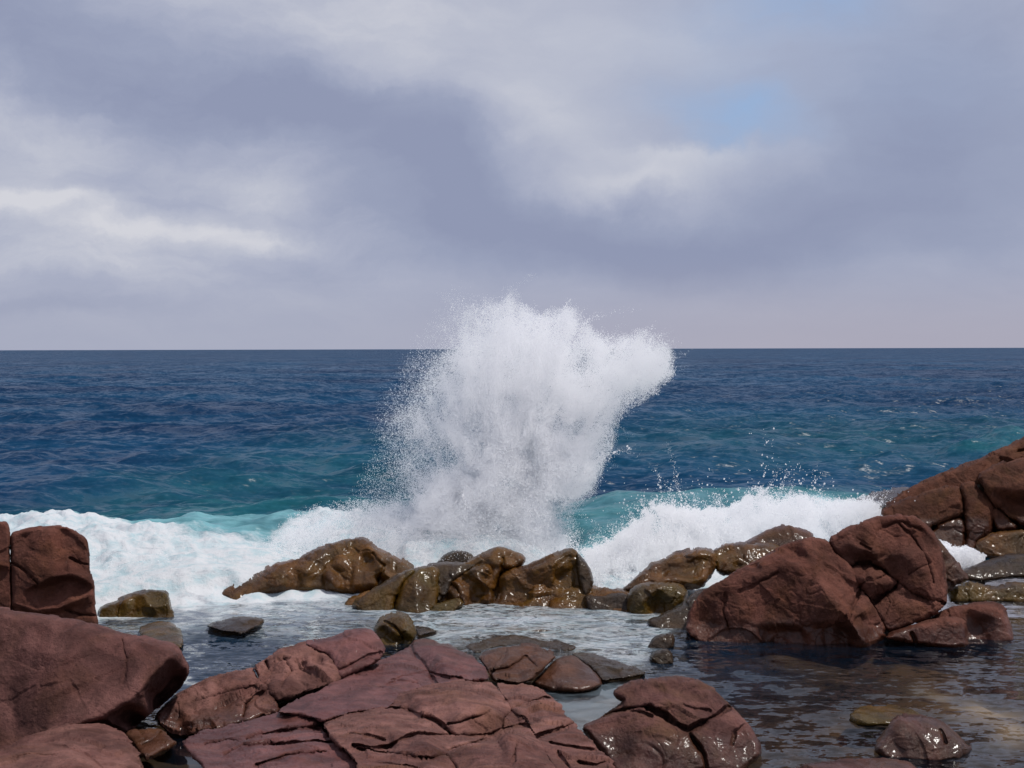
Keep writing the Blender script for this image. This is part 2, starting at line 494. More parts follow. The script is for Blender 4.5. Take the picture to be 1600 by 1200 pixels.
    disp -= crackle * (0.030 * gate * np.exp(-(rid / 0.022) ** 2) + 0.014 * gate2 * np.exp(-(rid2 / 0.035) ** 2))
    disp += crackle * (0.045 * facets3(wq * np.array([1.6, 1.6, 2.1]), ns + 60) + 0.014 * facets3(wq * 5.0, ns + 61))
    # flakes broken off: small steps in the surface
    tz = gnoise(wq * 1.7 + 5, ns + 30) + 0.25 * gnoise(wq * 7.0, ns + 31)
    disp += 0.022 * crackle * (np.floor(tz * 3) / 3 + sstep(tz * 3 - np.floor(tz * 3), 0.85, 1.0) / 3)
    tz = gnoise(wq * 3.9 + 9, ns + 33) + 0.3 * gnoise(Q * 14.0, ns + 34)
    disp += 0.008 * crackle * gate2 * (np.floor(tz * 3) / 3 + sstep(tz * 3 - np.floor(tz * 3), 0.8, 1.0) / 3)
    V[:nV] += vn[:nV] * (amp * disp)[:, None]
    NTRI[0] += 2 * len(F)
    if parent is None:
        org = np.array([V[:, 0].mean(), V[:, 1].mean(), 0.0])
    else: org = np.array([V[:, 0].mean(), V[:, 1].mean(), V[:, 2].min()])
    return new_mesh(name, V, F, mat, parent, org)


def rock(name, label, cat, mat, outline, plane, group=None, **kw):
    return tag(relief(name, mat, outline, plane, **kw), label, cat, group)


def outcrop(name, label, cat, px, py, z=0.0, group=None):
    o = bpy.data.objects.new(name, None); COL.objects.link(o)
    o.location = Vector(at(px, py, z)); o.empty_display_size = 0.3
    return tag(o, label, cat, group)

G_FRONT = 'red boulders of the near shore'
G_WET = 'wet brown boulders at the surf line'
G_STONE = 'stones lying in the tidal pool'

# --- fractured red ledge in the middle of the near shore
SLAB = ('s', 0.35, 700, 1060, -0.03, -0.10)
led = outcrop('rock_ledge', 'broad red ledge split by dark joints, sloping into the pool in the near middle', 'rock ledge', 680, 1120, 0.2, G_FRONT)
blk = lambda m, o, **k: relief('rock_block', m, o, k.pop('plane', SLAB), parent=led, **{**dict(w=5, R=0.085, T=0.6, amp=1.0, step=1.3, grow=2.2, rough=2.0, nseed=4), **k})
# dark bedrock under the joints
relief('bedrock', DARK, [(470, 1118), (560, 1062), (650, 1022), (700, 1022), (760, 1068), (820, 1080), (850, 1095), (880, 1140), (945, 1210), (975, 1260), (580, 1260), (560, 1190), (520, 1150)],
       ('s', 0.17, 700, 1060, -0.03, -0.10), parent=led, w=20, R=0.2, T=0.8, amp=0.7, step=3.0)
blk(PURPLE, [(428, 1113), (470, 1092), (527, 1066), (555, 1051), (600, 1030), (632, 1017), (641, 1010), (652, 1001), (672, 1001), (700, 1007), (722, 1020), (745, 1032), (757, 1047), (766, 1062), (745, 1064), (720, 1063), (685, 1069), (655, 1076), (625, 1084), (617, 1097), (605, 1105), (575, 1109), (542, 1115), (503, 1128), (483, 1118), (460, 1113)],
    w=9, R=.12, ctrl=[(560, 1080, .05), (625, 1045, .07), (500, 1105, .02), (600, 1060, .06), (470, 1100, -.03), (590, 1090, .02), (690, 1028, .13), (722, 1040, .08), (665, 1012, .09), (735, 1054, .05), (655, 1030, .02), (672, 1055, .0)],
    cracks=[([(641, 1009), (646, 1021), (660, 1034), (668, 1048), (681, 1070)], 2.4, .20), ([(670, 1050), (690, 1056), (720, 1060)], 1.8, .18), ([(585, 1050), (600, 1042), (632, 1034), (655, 1028)], 1.6, .10), ([(612, 1062), (640, 1054), (668, 1050)], 1.6, .10), ([(606, 1070), (622, 1062), (650, 1066)], 2.0, .10)], seed=2, crackle=.3)
blk(RED, [(503, 1128), (542, 1115), (575, 1108), (605, 1105), (617, 1096), (625, 1083), (655, 1075), (685, 1067), (720, 1061), (755, 1062), (772, 1070), (785, 1087), (802, 1110), (820, 1122), (826, 1132), (838, 1152), (853, 1180), (870, 1204), (880, 1250), (566, 1250), (561, 1196), (546, 1180), (528, 1161), (512, 1143)],
    w=7, R=.10, T=.7, ctrl=[(710, 1085, .14), (750, 1088, .12), (660, 1095, .08), (720, 1112, .11), (770, 1115, .08), (740, 1140, -.04), (690, 1124, .03), (600, 1128, .08), (560, 1140, .05), (650, 1130, .06), (540, 1132, .02), (665, 1165, .05), (630, 1172, .02),
          (800, 1152, .11), (790, 1185, .08), (740, 1178, .03), (832, 1182, .05), (760, 1220, .05), (620, 1202, .07), (680, 1212, .04), (580, 1190, .02), (806, 1126, -.03), (640, 1112, .0), (705, 1149, -.05), (770, 1147, -.06), (610, 1170, -.03), (700, 1183, -.04)],
    cracks=[([(603, 1106), (637, 1110), (665, 1118), (685, 1128), (702, 1146), (712, 1150)], 2.4, .20), ([(712, 1150), (740, 1150), (768, 1147), (785, 1139), (787, 1122), (803, 1110)], 2.6, .19), ([(704, 1149), (672, 1147), (652, 1145), (627, 1155), (608, 1168), (580, 1168), (552, 1165)], 2.2, .15), ([(550, 1168), (610, 1178), (635, 1181), (670, 1185), (697, 1183), (712, 1198), (722, 1225)], 2.0, .20),
            ([(700, 1174), (720, 1168), (745, 1160), (772, 1148)], 1.8, .14), ([(787, 1139), (810, 1131), (826, 1133)], 1.8, .16), ([(701, 1131), (720, 1128), (745, 1120), (765, 1114)], 1.6, .10), ([(800, 1140), (806, 1165), (800, 1195)], 1.4, .07), ([(545, 1150), (575, 1148), (600, 1156)], 1.3, .06), ([(590, 1190), (630, 1196), (670, 1204)], 1.4, .08)], seed=4, crackle=.55)
blk(RED, [(773, 1067), (797, 1072), (825, 1069), (847, 1077), (864, 1091), (870, 1102), (885, 1120), (895, 1132), (910, 1150), (930, 1170), (950, 1185), (962, 1202), (985, 1250), (885, 1250), (870, 1203), (853, 1179), (838, 1152), (826, 1132), (820, 1122), (802, 1110), (786, 1087)],
    w=7, R=.10, ctrl=[(820, 1085, .08), (845, 1100, .06), (850, 1125, .05), (825, 1105, .02), (880, 1160, .05), (905, 1180, .03), (920, 1205, .02), (870, 1185, .03)],
    cracks=[([(838, 1152), (857, 1144), (882, 1136), (897, 1131)], 2.2, .18), ([(803, 1110), (825, 1100), (845, 1092), (858, 1091)], 1.8, .16), ([(860, 1160), (880, 1165), (905, 1168), (930, 1172)], 2.0, .12), ([(905, 1190), (930, 1195), (950, 1190)], 1.8, .12), ([(872, 1175), (890, 1200)], 1.8, .12)], seed=5, crackle=.6)
blk(PURPLE, [(285, 1161), (305, 1147), (342, 1137), (385, 1127), (430, 1114), (465, 1114), (483, 1119), (500, 1129), (512, 1143), (528, 1161), (546, 1180), (561, 1196), (566, 1250), (330, 1250), (322, 1195), (300, 1179)],
    w=6, plane=('s', .60, 430, 1150, -.02, -.10), ctrl=[(440, 1135, .04), (380, 1150, .03), (470, 1160, .06), (420, 1190, .05), (340, 1165, -.02), (510, 1190, .02)],
    cracks=[([(385, 1157), (420, 1146), (460, 1138), (500, 1134)], 2.0, .14), ([(350, 1182), (380, 1168), (430, 1163), (480, 1158), (520, 1160)], 2.0, .14), ([(320, 1165), (350, 1158), (372, 1160)], 1.6, .10), ([(400, 1195), (450, 1180), (510, 1176)], 1.6, .10)], seed=12, crackle=.6)

# --- diagonal ridge beyond the ledge
RIDGE = ('s', 0.40, 430, 1060, 0.0, 0.35)
rid = outcrop('rock_ridge', 'long diagonal red ridge of three cracked blocks between the ledge and the dark channel', 'rock ridge', 430, 1080, 0.0, G_FRONT)
rb = lambda m, o, **k: relief('rock_block', m, o, RIDGE, parent=rid, **{**dict(w=9, R=0.15, T=0.6, amp=1.2, step=1.3, crackle=1.0, grow=2.2, rough=1.8, nseed=21), **k})
rb(RED, [(240, 1120), (267, 1090), (292, 1075), (330, 1057), (370, 1049), (395, 1041), (404, 1062), (418, 1078), (433, 1097), (437, 1112), (405, 1121), (380, 1131), (342, 1139), (312, 1148), (270, 1148), (248, 1134)],
   ctrl=[(330, 1085, .06), (380, 1070, .09), (300, 1110, .0), (360, 1110, .02), (400, 1100, .05), (280, 1125, -.05)], facets=12, famp=.06,
   cracks=[([(300, 1100), (330, 1090), (360, 1082), (400, 1072)], 2, .08), ([(380, 1120), (385, 1100), (405, 1085), (420, 1078)], 2, .10)], seed=21)
rb(RED, [(395, 1041), (415, 1031), (442, 1017), (475, 1005), (487, 1012), (510, 1020), (523, 1036), (527, 1058), (517, 1070), (495, 1080), (470, 1085), (445, 1090), (433, 1098), (419, 1078), (404, 1062)],
   ctrl=[(450, 1035, .06), (490, 1040, .08), (500, 1065, .08), (430, 1055, -.06), (455, 1060, .0), (465, 1078, .02)], facets=10, famp=.06,
   cracks=[([(445, 1030), (455, 1050), (440, 1075)], 2.2, .12), ([(415, 1034), (424, 1055), (420, 1072)], 2.2, .12)], seed=22)
rb(PURPLE, [(475, 1005), (505, 999), (530, 992), (555, 985), (575, 985), (587, 991), (596, 1002), (600, 1015), (597, 1028), (580, 1038), (550, 1050), (528, 1060), (523, 1037), (511, 1020), (487, 1012)],
   w=15, ctrl=[(560, 1005, .09), (540, 1030, .07), (580, 1020, .05), (510, 1005, .03)], cracks=[([(531, 1048), (555, 1036), (575, 1024), (597, 1020)], 2, .07)], seed=23, crackle=.4)
relief('bedrock', DARK, [(290, 1120), (370, 1065), (440, 1035), (500, 1010), (570, 1000), (585, 1025), (540, 1060), (470, 1095), (400, 1118), (320, 1140)], ('s', 0.22, 430, 1060, 0, .35), parent=rid, w=14, R=.2, T=.6, step=3.0)

# --- separate blocks at the far right of the ledge
rock('shore_rock', 'reddish block cracked along its middle, wedged at the far edge of the ledge', 'rock', rock_mat('damp_rusty_rock', (0.10, 0.042, 0.028, 1), (0.15, 0.07, 0.045, 1), (0.12, 0.052, 0.02, 1), .3, .35, .5, .2, .5),
     [(743, 1026), (757, 1016), (780, 1009), (800, 1008), (830, 1006), (855, 1015), (871, 1024), (866, 1032), (848, 1047), (831, 1066), (810, 1070), (785, 1066), (768, 1061), (758, 1045)],
     ('s', .26, 800, 1040, 0, .12), G_FRONT, w=11, R=.22, T=.7, ctrl=[(800, 1025, .06), (840, 1025, .05), (810, 1055, -.02), (780, 1045, .0)], facets=8, famp=.04,
     cracks=[([(768, 1049), (790, 1045), (810, 1035), (822, 1025)], 2, .08), ([(822, 1026), (838, 1042)], 1.5, .05)], seed=31, step=1.2)
rock('shore_rock', 'small smooth rounded reddish rock wetted by the pool, next to the cracked block', 'rock', bpy.data.materials['damp_rusty_rock'],
     [(830, 1068), (848, 1047), (867, 1029), (887, 1022), (907, 1031), (925, 1046), (938, 1060), (942, 1070), (927, 1079), (905, 1083), (867, 1081), (842, 1074)],
     ('s', .10, 885, 1060, 0, .16), G_FRONT, w=16, R=.25, T=.7, ctrl=[(885, 1045, .10), (860, 1065, .04), (910, 1062, .05)], seed=32, step=1.2, crackle=.3)
rock('shore_rock', 'low dark wet rock sloping under the water behind the small smooth rock', 'rock', DARK,
     [(885, 1019), (915, 1020), (952, 1027), (985, 1038), (1014, 1053), (990, 1058), (960, 1063), (942, 1068), (930, 1048)],
     ('s', .07, 950, 1045, -.02, .05), G_FRONT, w=10, R=.12, T=.6, ctrl=[(930, 1032, .06), (965, 1045, .02)], seed=33, step=1.2)
rock('shore_rock', 'dark flat rock just breaking the foamy water behind the cracked block', 'rock', DARK,
     [(725, 1012), (750, 1000), (790, 994), (825, 996), (865, 1004), (905, 1012), (888, 1020), (850, 1016), (820, 1008), (770, 1012), (745, 1024)],
     ('s', .035, 800, 1003, 0, .03), G_FRONT, w=10, R=.10, T=.6, seed=34, step=1.3, amp=1.0)

# --- rounded dome at the near right of the ledge
DOME = ('w', 1204, 1050, 1.15, 0.0)
DOMEM = rock_mat('pool_edge_red_rock', (0.105, 0.044, 0.038, 1), (0.165, 0.075, 0.064, 1), (0.115, 0.062, 0.022, 1), .28, 0.0, .55, .26, .65)
rock('domed_boulder', 'rounded red boulder with a forked crack, standing in the pool right of the broad ledge', 'boulder', DOMEM,
     [(905, 1136), (940, 1120), (976, 1097), (960, 1088), (961, 1078), (990, 1066), (1027, 1057), (1060, 1054), (1090, 1061), (1115, 1074), (1133, 1092), (1150, 1107), (1167, 1125), (1178, 1141), (1190, 1165), (1191, 1178), (1182, 1190), (1165, 1205), (1150, 1225), (970, 1240), (955, 1204), (944, 1182), (922, 1157)],
     DOME, G_FRONT, w=12, R=.20, T=.9, step=1.3, amp=1.0, crackle=.55, smooth=2, seed=43,
     ctrl=[(1040, 1066, .05), (1080, 1075, .08), (1110, 1090, .10), (1000, 1078, .0), (1040, 1092, .18), (1078, 1108, .20), (1100, 1112, .10), (1000, 1098, .10), (1060, 1120, .17), (1000, 1130, .18), (1040, 1150, .24), (960, 1140, .05), (1000, 1180, .14), (1060, 1185, .18), (960, 1180, .02), (1110, 1150, .22), (1145, 1130, .15), (1130, 1180, .18), (1165, 1165, .02), (1160, 1145, .06)],
     creases=[[(985, 1093, .06), (1012, 1083, .06), (1050, 1077, .04), (1090, 1090, .04)], [(980, 1088, .02), (1012, 1078, .02), (1052, 1072, .02)]],
     cracks=[([(940, 1120), (980, 1108), (1015, 1104), (1040, 1118), (1064, 1136), (1074, 1141)], 2.2, .14), ([(1074, 1141), (1100, 1128), (1122, 1117), (1140, 1104)], 2.4, .15), ([(1074, 1141), (1090, 1164), (1101, 1182), (1106, 1215)], 2.2, .12), ([(980, 1111), (1000, 1112), (1018, 1118)], 1.5, .05), ([(1167, 1131), (1150, 1142), (1145, 1162)], 1.8, .08), ([(1068, 1100), (1085, 1108), (1110, 1112)], 1.8, .05)])

# --- near left boulders
BIGM = rock_mat('pitted_red_boulder', (0.105, 0.043, 0.037, 1), (0.175, 0.080, 0.068, 1), (0.12, 0.05, 0.026, 1), .10, 0.0, .62, .05, .75)
rock('boulder', 'huge smooth red boulder with a black undercut nose, filling the lower left corner', 'boulder', BIGM,
     [(-330, 935), (-40, 944), (0, 948), (21, 953), (63, 957), (105, 965), (150, 975), (196, 989), (245, 998), (273, 1003), (283, 1014), (288, 1025), (298, 1039), (296, 1057), (280, 1081), (252, 1104), (224, 1126), (190, 1160), (120, 1185), (0, 1190), (-330, 1190)],
     ('w', 1190, 130, .62, 0.05), G_FRONT, w=20, R=.30, T=1.6,
     ctrl=[(270, 1018, .10), (262, 1030, .18), (245, 1050, .22), (225, 1075, .26), (197, 1100, .30), (160, 1122, .32), (120, 1135, .35), (80, 1150, .30),
           (288, 1045, -.3), (270, 1072, -.8), (245, 1095, -1.0), (210, 1122, -1.0), (165, 1148, -.8),
           (100, 985, .05), (100, 1040, .20), (92, 1090, .25), (20, 1000, .05), (20, 1080, .02), (180, 1010, .05), (175, 1050, .16), (-60, 1060, .0)],
     creases=[[(101, 990, .12), (97, 1030, .25), (90, 1080, .30), (76, 1135, .28)]], cracks=[([(190, 1000), (198, 1030), (192, 1068)], 1.8, .03)], seed=51, smooth=3, crackle=.35, amp=.9)
rock('boulder', 'pale worn red rock hump at the bottom left edge, in front of the huge boulder', 'boulder', RED,
     [(-260, 1215), (0, 1174), (52, 1147), (98, 1133), (140, 1129), (168, 1132), (190, 1143), (207, 1161), (224, 1188), (245, 1250), (-260, 1250)],
     ('s', .50, 100, 1165, -.02, -.08), G_FRONT, w=18, R=.28, T=.8, ctrl=[(110, 1155, .10), (170, 1160, .04), (60, 1180, .07)], cracks=[([(70, 1163), (100, 1166), (130, 1178), (160, 1200)], 2, .05), ([(0, 1190), (50, 1180), (90, 1182)], 2, .05)], seed=52, crackle=.45)
rock('stone', 'small broken wedge of rock lying between the huge boulder and the still puddle', 'stone', bpy.data.materials['damp_rusty_rock'],
     [(194, 1146), (231, 1137), (257, 1140), (269, 1156), (278, 1162), (245, 1178), (228, 1194), (213, 1168)],
     ('s', .16, 235, 1160, 0, .1), w=7, R=.15, T=.5, ctrl=[(230, 1150, .05), (255, 1152, .03)], cracks=[([(222, 1165), (236, 1158), (250, 1142)], 1.5, .06)], facets=4, famp=.04, seed=53, step=1.1)
tb = outcrop('block_boulder', 'tall squared red block with a vertical joint, behind the huge boulder at left', 'boulder', 80, 985, 0.0, G_FRONT)
TB = ('w', 1000, 80, .22, 0.0)
relief('rock_block', REDFLAT, [(17, 834), (35, 827), (70, 823), (100, 822), (117, 830), (132, 839), (137, 846), (140, 871), (141, 905), (145, 910), (147, 944), (153, 975), (152, 1005), (15, 1005), (19, 950), (17, 900), (16, 860)],
       TB, parent=tb, w=8, R=.16, T=1.4, grow=1.5, nseed=61, step=1.2, amp=.7, smooth=1, seed=61,
       ctrl=[(40, 840, -.05), (100, 830, -.1), (125, 850, .02), (40, 885, .10), (100, 890, .14), (125, 885, .08), (80, 930, .02), (120, 945, .05), (60, 965, .0), (35, 925, .10)],
       creases=[[(20, 861, .06), (50, 863, .10), (84, 863, .12), (109, 872, .08)], [(58, 912, .22), (82, 901, .25), (110, 897, .24), (126, 902, .22), (142, 912, .12)], [(64, 921, .06), (100, 909, .03), (122, 909, .0), (140, 921, .02)], [(20, 942, .10), (50, 954, .12), (92, 951, .13), (114, 941, .16), (144, 929, .08)], [(22, 950, -.03), (55, 961, -.03), (92, 959, -.02), (120, 949, .0)]],
       cracks=[([(19, 880), (40, 892), (58, 911)], 1.2, .06), ([(109, 872), (128, 880), (141, 884)], 1.2, .05), ([(100, 951), (125, 960), (150, 962)], 1.2, .07)])
relief('rock_block', REDFLAT, [(-40, 825), (-5, 815), (8, 815), (13, 822), (14, 850), (15, 885), (17, 902), (18, 948), (14, 1005), (-40, 1005)], TB, parent=tb, w=6, R=.16, T=1.2, grow=2.5, nseed=61, step=1.2, amp=.7, seed=62,
       creases=[[(-30, 880, .1), (0, 884, .12), (14, 886, .1)], [(-30, 890, .0), (0, 893, .0), (16, 895, .0)]])

# --- rocks in the channel on the left
rock('boulder', 'brown wedge shaped rock with a flat right end, beside the squared block', 'boulder', OLIVE,
     [(150, 949), (175, 938), (196, 931), (217, 923), (238, 920), (255, 920), (264, 925), (268, 937), (271, 955), (273, 968), (217, 968), (182, 964), (152, 960)],
     ('w', 966, 220, .55, 0), G_WET, ext=16, w=9, R=.2, T=.9, ctrl=[(240, 928, -.08), (235, 948, .14), (262, 945, .1), (200, 945, .06)], seed=71, step=1.2, facets=4, famp=.06)
rock('stone', 'low olive rock drowned under a film of water at the nose of the huge boulder', 'stone', OLIVE,
     [(215, 982), (232, 974), (252, 970), (272, 975), (284, 986), (289, 1006), (285, 1016), (230, 1012)], ('s', .10, 250, 990, 0, .06), G_STONE, w=14, R=.2, T=.6, seed=72, step=1.2, crackle=.3)
rock('stone', 'flat dark rock barely awash in the foamy channel', 'stone', DARK,
     [(320, 978), (345, 968), (369, 963), (397, 965), (415, 970), (402, 982), (380, 992), (356, 989), (335, 984)], ('s', .10, 368, 975, 0, .05), G_STONE, w=9, R=.14, T=.5, ctrl=[(370, 970, .05)], seed=73, step=1.1)
pb = outcrop('pool_boulder', 'small round golden brown boulder in the pool behind the tip of the ridge', 'boulder', 615, 1000, 0.0, G_STONE)
relief('rock_block', OLIVE, [(580, 985), (590, 966), (608, 957), (625, 955), (637, 963), (647, 977), (652, 993), (643, 1008), (618, 1010), (595, 1010)], ('w', 1008, 615, .6, 0), parent=pb, ext=14, w=16, R=.25, T=.7,
       ctrl=[(620, 968, .05), (612, 985, .12), (632, 985, .10)], cracks=[([(600, 970), (618, 980), (630, 1000)], 1.5, .05)], seed=74, step=1.1, facets=6, famp=.10)
relief('rock_block', DARK, [(645, 975), (664, 978), (690, 986), (668, 992), (652, 996)], ('s', .08, 665, 985, 0, .05), parent=pb, w=6, R=.12, T=.4, seed=75, step=1.0)

# --- wet brown boulders along the surf line
rock('surf_boulder', 'big glistening brown boulder shaped like a whale back, left of the wave splash', 'boulder', BROWN,
     [(338, 929), (350, 921), (375, 907), (402, 897), (422, 883), (446, 876), (468, 872), (490, 858), (518, 849), (548, 841), (565, 838), (577, 842), (590, 854), (620, 869), (652, 886), (640, 912), (600, 925), (554, 929), (512, 929), (457, 929), (416, 929), (389, 936), (361, 940)],
     ('w', 939, 480, .75, .08), G_WET, ext=16, w=18, R=.35, T=1.8, rough=1.3, facets=18, famp=.12,
     ctrl=[(545, 855, .05), (575, 855, .12), (590, 875, .15), (560, 890, .12), (480, 895, .12), (440, 905, .10), (520, 905, .2), (380, 922, .04), (612, 885, -.05), (600, 910, -.1)],
     creases=[[(568, 842, .1), (583, 862, .22), (596, 880, .25), (606, 900, .18)]], cracks=[([(583, 865), (600, 885), (590, 910)], 2, .08), ([(540, 845), (538, 860)], 1.5, .05)], seed=81, amp=1.2, crackle=.75)
sb = outcrop('surf_boulder', 'rounded pair of olive brown wet rocks with water running over them, under the splash', 'boulder', 640, 950, 0.0, G_WET)
P2 = ('w', 955, 640, .7, 0)
relief('rock_block', OLIVE, [(549, 942), (581, 922), (617, 902), (650, 888), (640, 900), (628, 915), (617, 935), (612, 953), (567, 947)], P2, parent=sb, ext=15, w=10, R=.2, T=.9, ctrl=[(600, 925, .05)], seed=82, amp=1.2, grow=2.2, rough=1.4)
relief('rock_block', OLIVE, [(611, 955), (620, 930), (631, 903), (650, 889), (675, 885), (687, 893), (684, 911), (682, 935), (676, 948), (660, 957), (640, 958)], P2, parent=sb, ext=15, w=12, R=.25, T=.9,
       ctrl=[(660, 898, .05), (640, 930, .12), (664, 925, .05)], creases=[[(656, 893, .10), (650, 915, .2), (651, 955, .24)], [(672, 892, .0), (675, 940, -.1)]], seed=83, amp=1.2, grow=2.2, rough=1.4)
relief('rock_block', OLIVE, [(650, 957), (677, 944), (700, 937), (718, 933), (726, 943), (704, 953), (680, 958)], ('w', 957, 690, .8, 0), parent=sb, ext=10, w=7, R=.16, T=.5, seed=84, amp=1.1, grow=2.2, rough=1.4)
relief('rock_block', DARK, [(650, 890), (690, 879), (722, 879), (751, 880), (732, 893), (704, 908), (702, 925), (685, 945), (672, 930), (686, 905)], ('w', 950, 700, .9, 0), parent=sb, ext=0, w=8, R=.2, T=.8, seed=85, amp=1.2, grow=2.2, rough=1.4)
sc_ = outcrop('surf_boulder', 'knobbly brown boulder split from the peaked boulder by a dark slot', 'boulder', 750, 945, 0.0, G_WET)
P3 = ('w', 946, 750, .62, 0)
relief('rock_block', BROWN, [(718, 884), (745, 869), (765, 860), (784, 856), (800, 862), (819, 874), (815, 883), (790, 892), (780, 898), (774, 925), (765, 925), (740, 900)], P3, parent=sc_, w=11, R=.25, T=.9,
       ctrl=[(785, 866, .0), (770, 880, .12), (795, 880, .14)], cracks=[([(786, 872), (784, 885), (790, 891)], 2, .1)], seed=86, amp=1.4, grow=2.2, rough=1.4, facets=7, famp=.13)
relief('rock_block', BROWN, [(702, 907), (730, 892), (748, 881), (767, 883), (773, 897), (772, 920), (771, 943), (740, 947), (722, 940), (712, 921)], ('w', 948, 740, .5, 0), parent=sc_, ext=14, w=12, R=.25, T=.8,
       ctrl=[(745, 895, .15), (758, 910, .2), (735, 925, .0), (720, 912, .05), (762, 935, .12)], creases=[[(702, 908, .05), (715, 922, .06), (724, 940, .08)]], seed=87, amp=1.4, grow=2.2, rough=1.4, facets=7, famp=.13)
rock('surf_boulder', 'square shouldered brown boulder with a peaked right corner, beneath the splash', 'boulder', BROWN,
     [(781, 942), (780, 920), (782, 897), (802, 890), (835, 881), (860, 869), (888, 856), (896, 855), (905, 869), (912, 885), (915, 919), (912, 934), (890, 946), (840, 946), (805, 945)],
     ('w', 945, 850, .45, 0), G_WET, ext=18, w=13, R=.28, T=1.1, ctrl=[(885, 868, .05), (900, 890, .0), (860, 890, .16), (820, 900, .12), (800, 920, .05), (850, 925, -.02), (890, 920, .12), (900, 935, .1)],
     creases=[[(790, 898, .15), (830, 890, .2), (865, 880, .22), (893, 862, .1)], [(865, 912, .12), (880, 925, .14), (892, 943, .14)]], seed=88, amp=1.4, grow=2.2, rough=1.4, facets=5, famp=.05)
rock('surf_boulder', 'black rock tip showing through the spray behind the knobbly boulder', 'boulder', DARK,
     [(660, 895), (676, 881), (692, 865), (708, 857), (728, 859), (742, 868), (740, 885), (700, 905)], ('w', 918, 700, .5, 0), G_WET, w=10, R=.25, T=.8, seed=89, amp=1.4, step=1.3)
rock('surf_boulder', 'low dark wet sill where surf pours through, right of the peaked boulder', 'boulder', DARK,
     [(912, 935), (920, 929), (937, 932), (960, 927), (983, 929), (990, 945), (984, 957), (952, 954), (922, 948)], ('w', 952, 950, .8, 0), G_WET, ext=12, w=8, R=.18, T=.8, seed=90, amp=1.2, grow=2.2, rough=1.4, step=1.2)
rock('surf_boulder', 'thin dark streaming rock edge beside the peaked boulder', 'boulder', DARK,
     [(899, 860), (912, 872), (924, 890), (929, 905), (926, 925), (915, 940), (905, 920), (900, 885)], ('w', 948, 915, .5, .1), G_WET, w=8, R=.2, T=.7, seed=91, amp=1.0, step=1.2)

# --- rocks behind and left of the great right boulder
rock('surf_boulder', 'dark bulbous rock with a rounded front in the surf, left of the great boulder', 'boulder', OLIVE,
     [(981, 940), (989, 918), (1009, 910), (1042, 909), (1064, 914), (1074, 928), (1070, 942), (1042, 956), (1015, 961), (987, 959)], ('w', 958, 1025, .4, 0), G_WET, ext=14, w=14, R=.28, T=.9,
     ctrl=[(1030, 922, .10), (1050, 935, .05), (1005, 940, .08), (1030, 948, -.12)], seed=101, amp=1.2, grow=2.2, rough=1.4, step=1.2)
rock('surf_boulder', 'wet brown rock streaked with running water, stepping up out of the surf', 'boulder', BROWN,
     [(970, 924), (993, 906), (1015, 884), (1042, 871), (1070, 862), (1090, 858), (1105, 859), (1119, 866), (1119, 885), (1108, 906), (1095, 919), (1070, 920), (1040, 917), (1005, 925)],
     ('w', 945, 1050, .9, 0), G_WET, w=11, R=.28, T=1.0, ctrl=[(1050, 880, .03), (1090, 872, .08), (1105, 880, .15), (1095, 900, .18), (1060, 895, -.03), (1030, 900, .10), (1070, 910, .10)],
     creases=[[(1012, 893, .02), (1050, 889, -.06), (1080, 893, .0)], [(1000, 908, .12), (1040, 900, .14), (1075, 905, .16)], [(1070, 880, .02), (1085, 868, .16), (1112, 866, .14)]], seed=102, amp=1.3, grow=2.2, rough=1.4, facets=7, famp=.11)
rock('surf_boulder', 'brown rock shelf tucked between the streaming rock and the great right boulder', 'boulder', BROWN,
     [(1113, 861), (1130, 853), (1161, 850), (1207, 852), (1220, 858), (1200, 874), (1170, 890), (1140, 898), (1120, 895), (1116, 876)], ('w', 940, 1160, .9, 0), G_WET, w=9, R=.25, T=.9, ctrl=[(1170, 862, .06), (1140, 875, .12)], seed=103, amp=1.2, grow=2.2, rough=1.4, facets=6, famp=.10)
rock('surf_boulder', 'smooth rounded brown hump against the white surf, just above the rock shelf', 'boulder', rock_mat('damp_brown_rock', (0.105, 0.046, 0.028, 1), (0.15, 0.07, 0.042, 1), (0.10, 0.05, 0.016, 1), .35, .4, .4, .8, .4, 1.1),
     [(1155, 852), (1194, 832), (1218, 820), (1238, 821), (1254, 829), (1267, 832), (1273, 842), (1260, 866), (1215, 868), (1170, 862)], ('w', 925, 1210, .7, 0), G_WET, w=13, R=.3, T=1.0, ctrl=[(1225, 835, .05), (1245, 845, .08)], seed=104, amp=1.0, grow=2.2, rough=1.4)
rock('surf_boulder', 'sloping dark rock veiled with draining water, left foot of the great boulder', 'boulder', DARK,
     [(1008, 973), (1042, 956), (1075, 940), (1084, 928), (1106, 918), (1100, 950), (1085, 994), (1042, 985)], ('w', 982, 1050, 1.3, -.1), G_WET, ext=8, w=9, R=.2, T=.8, seed=105, amp=1.0, grow=2.2, rough=1.4)

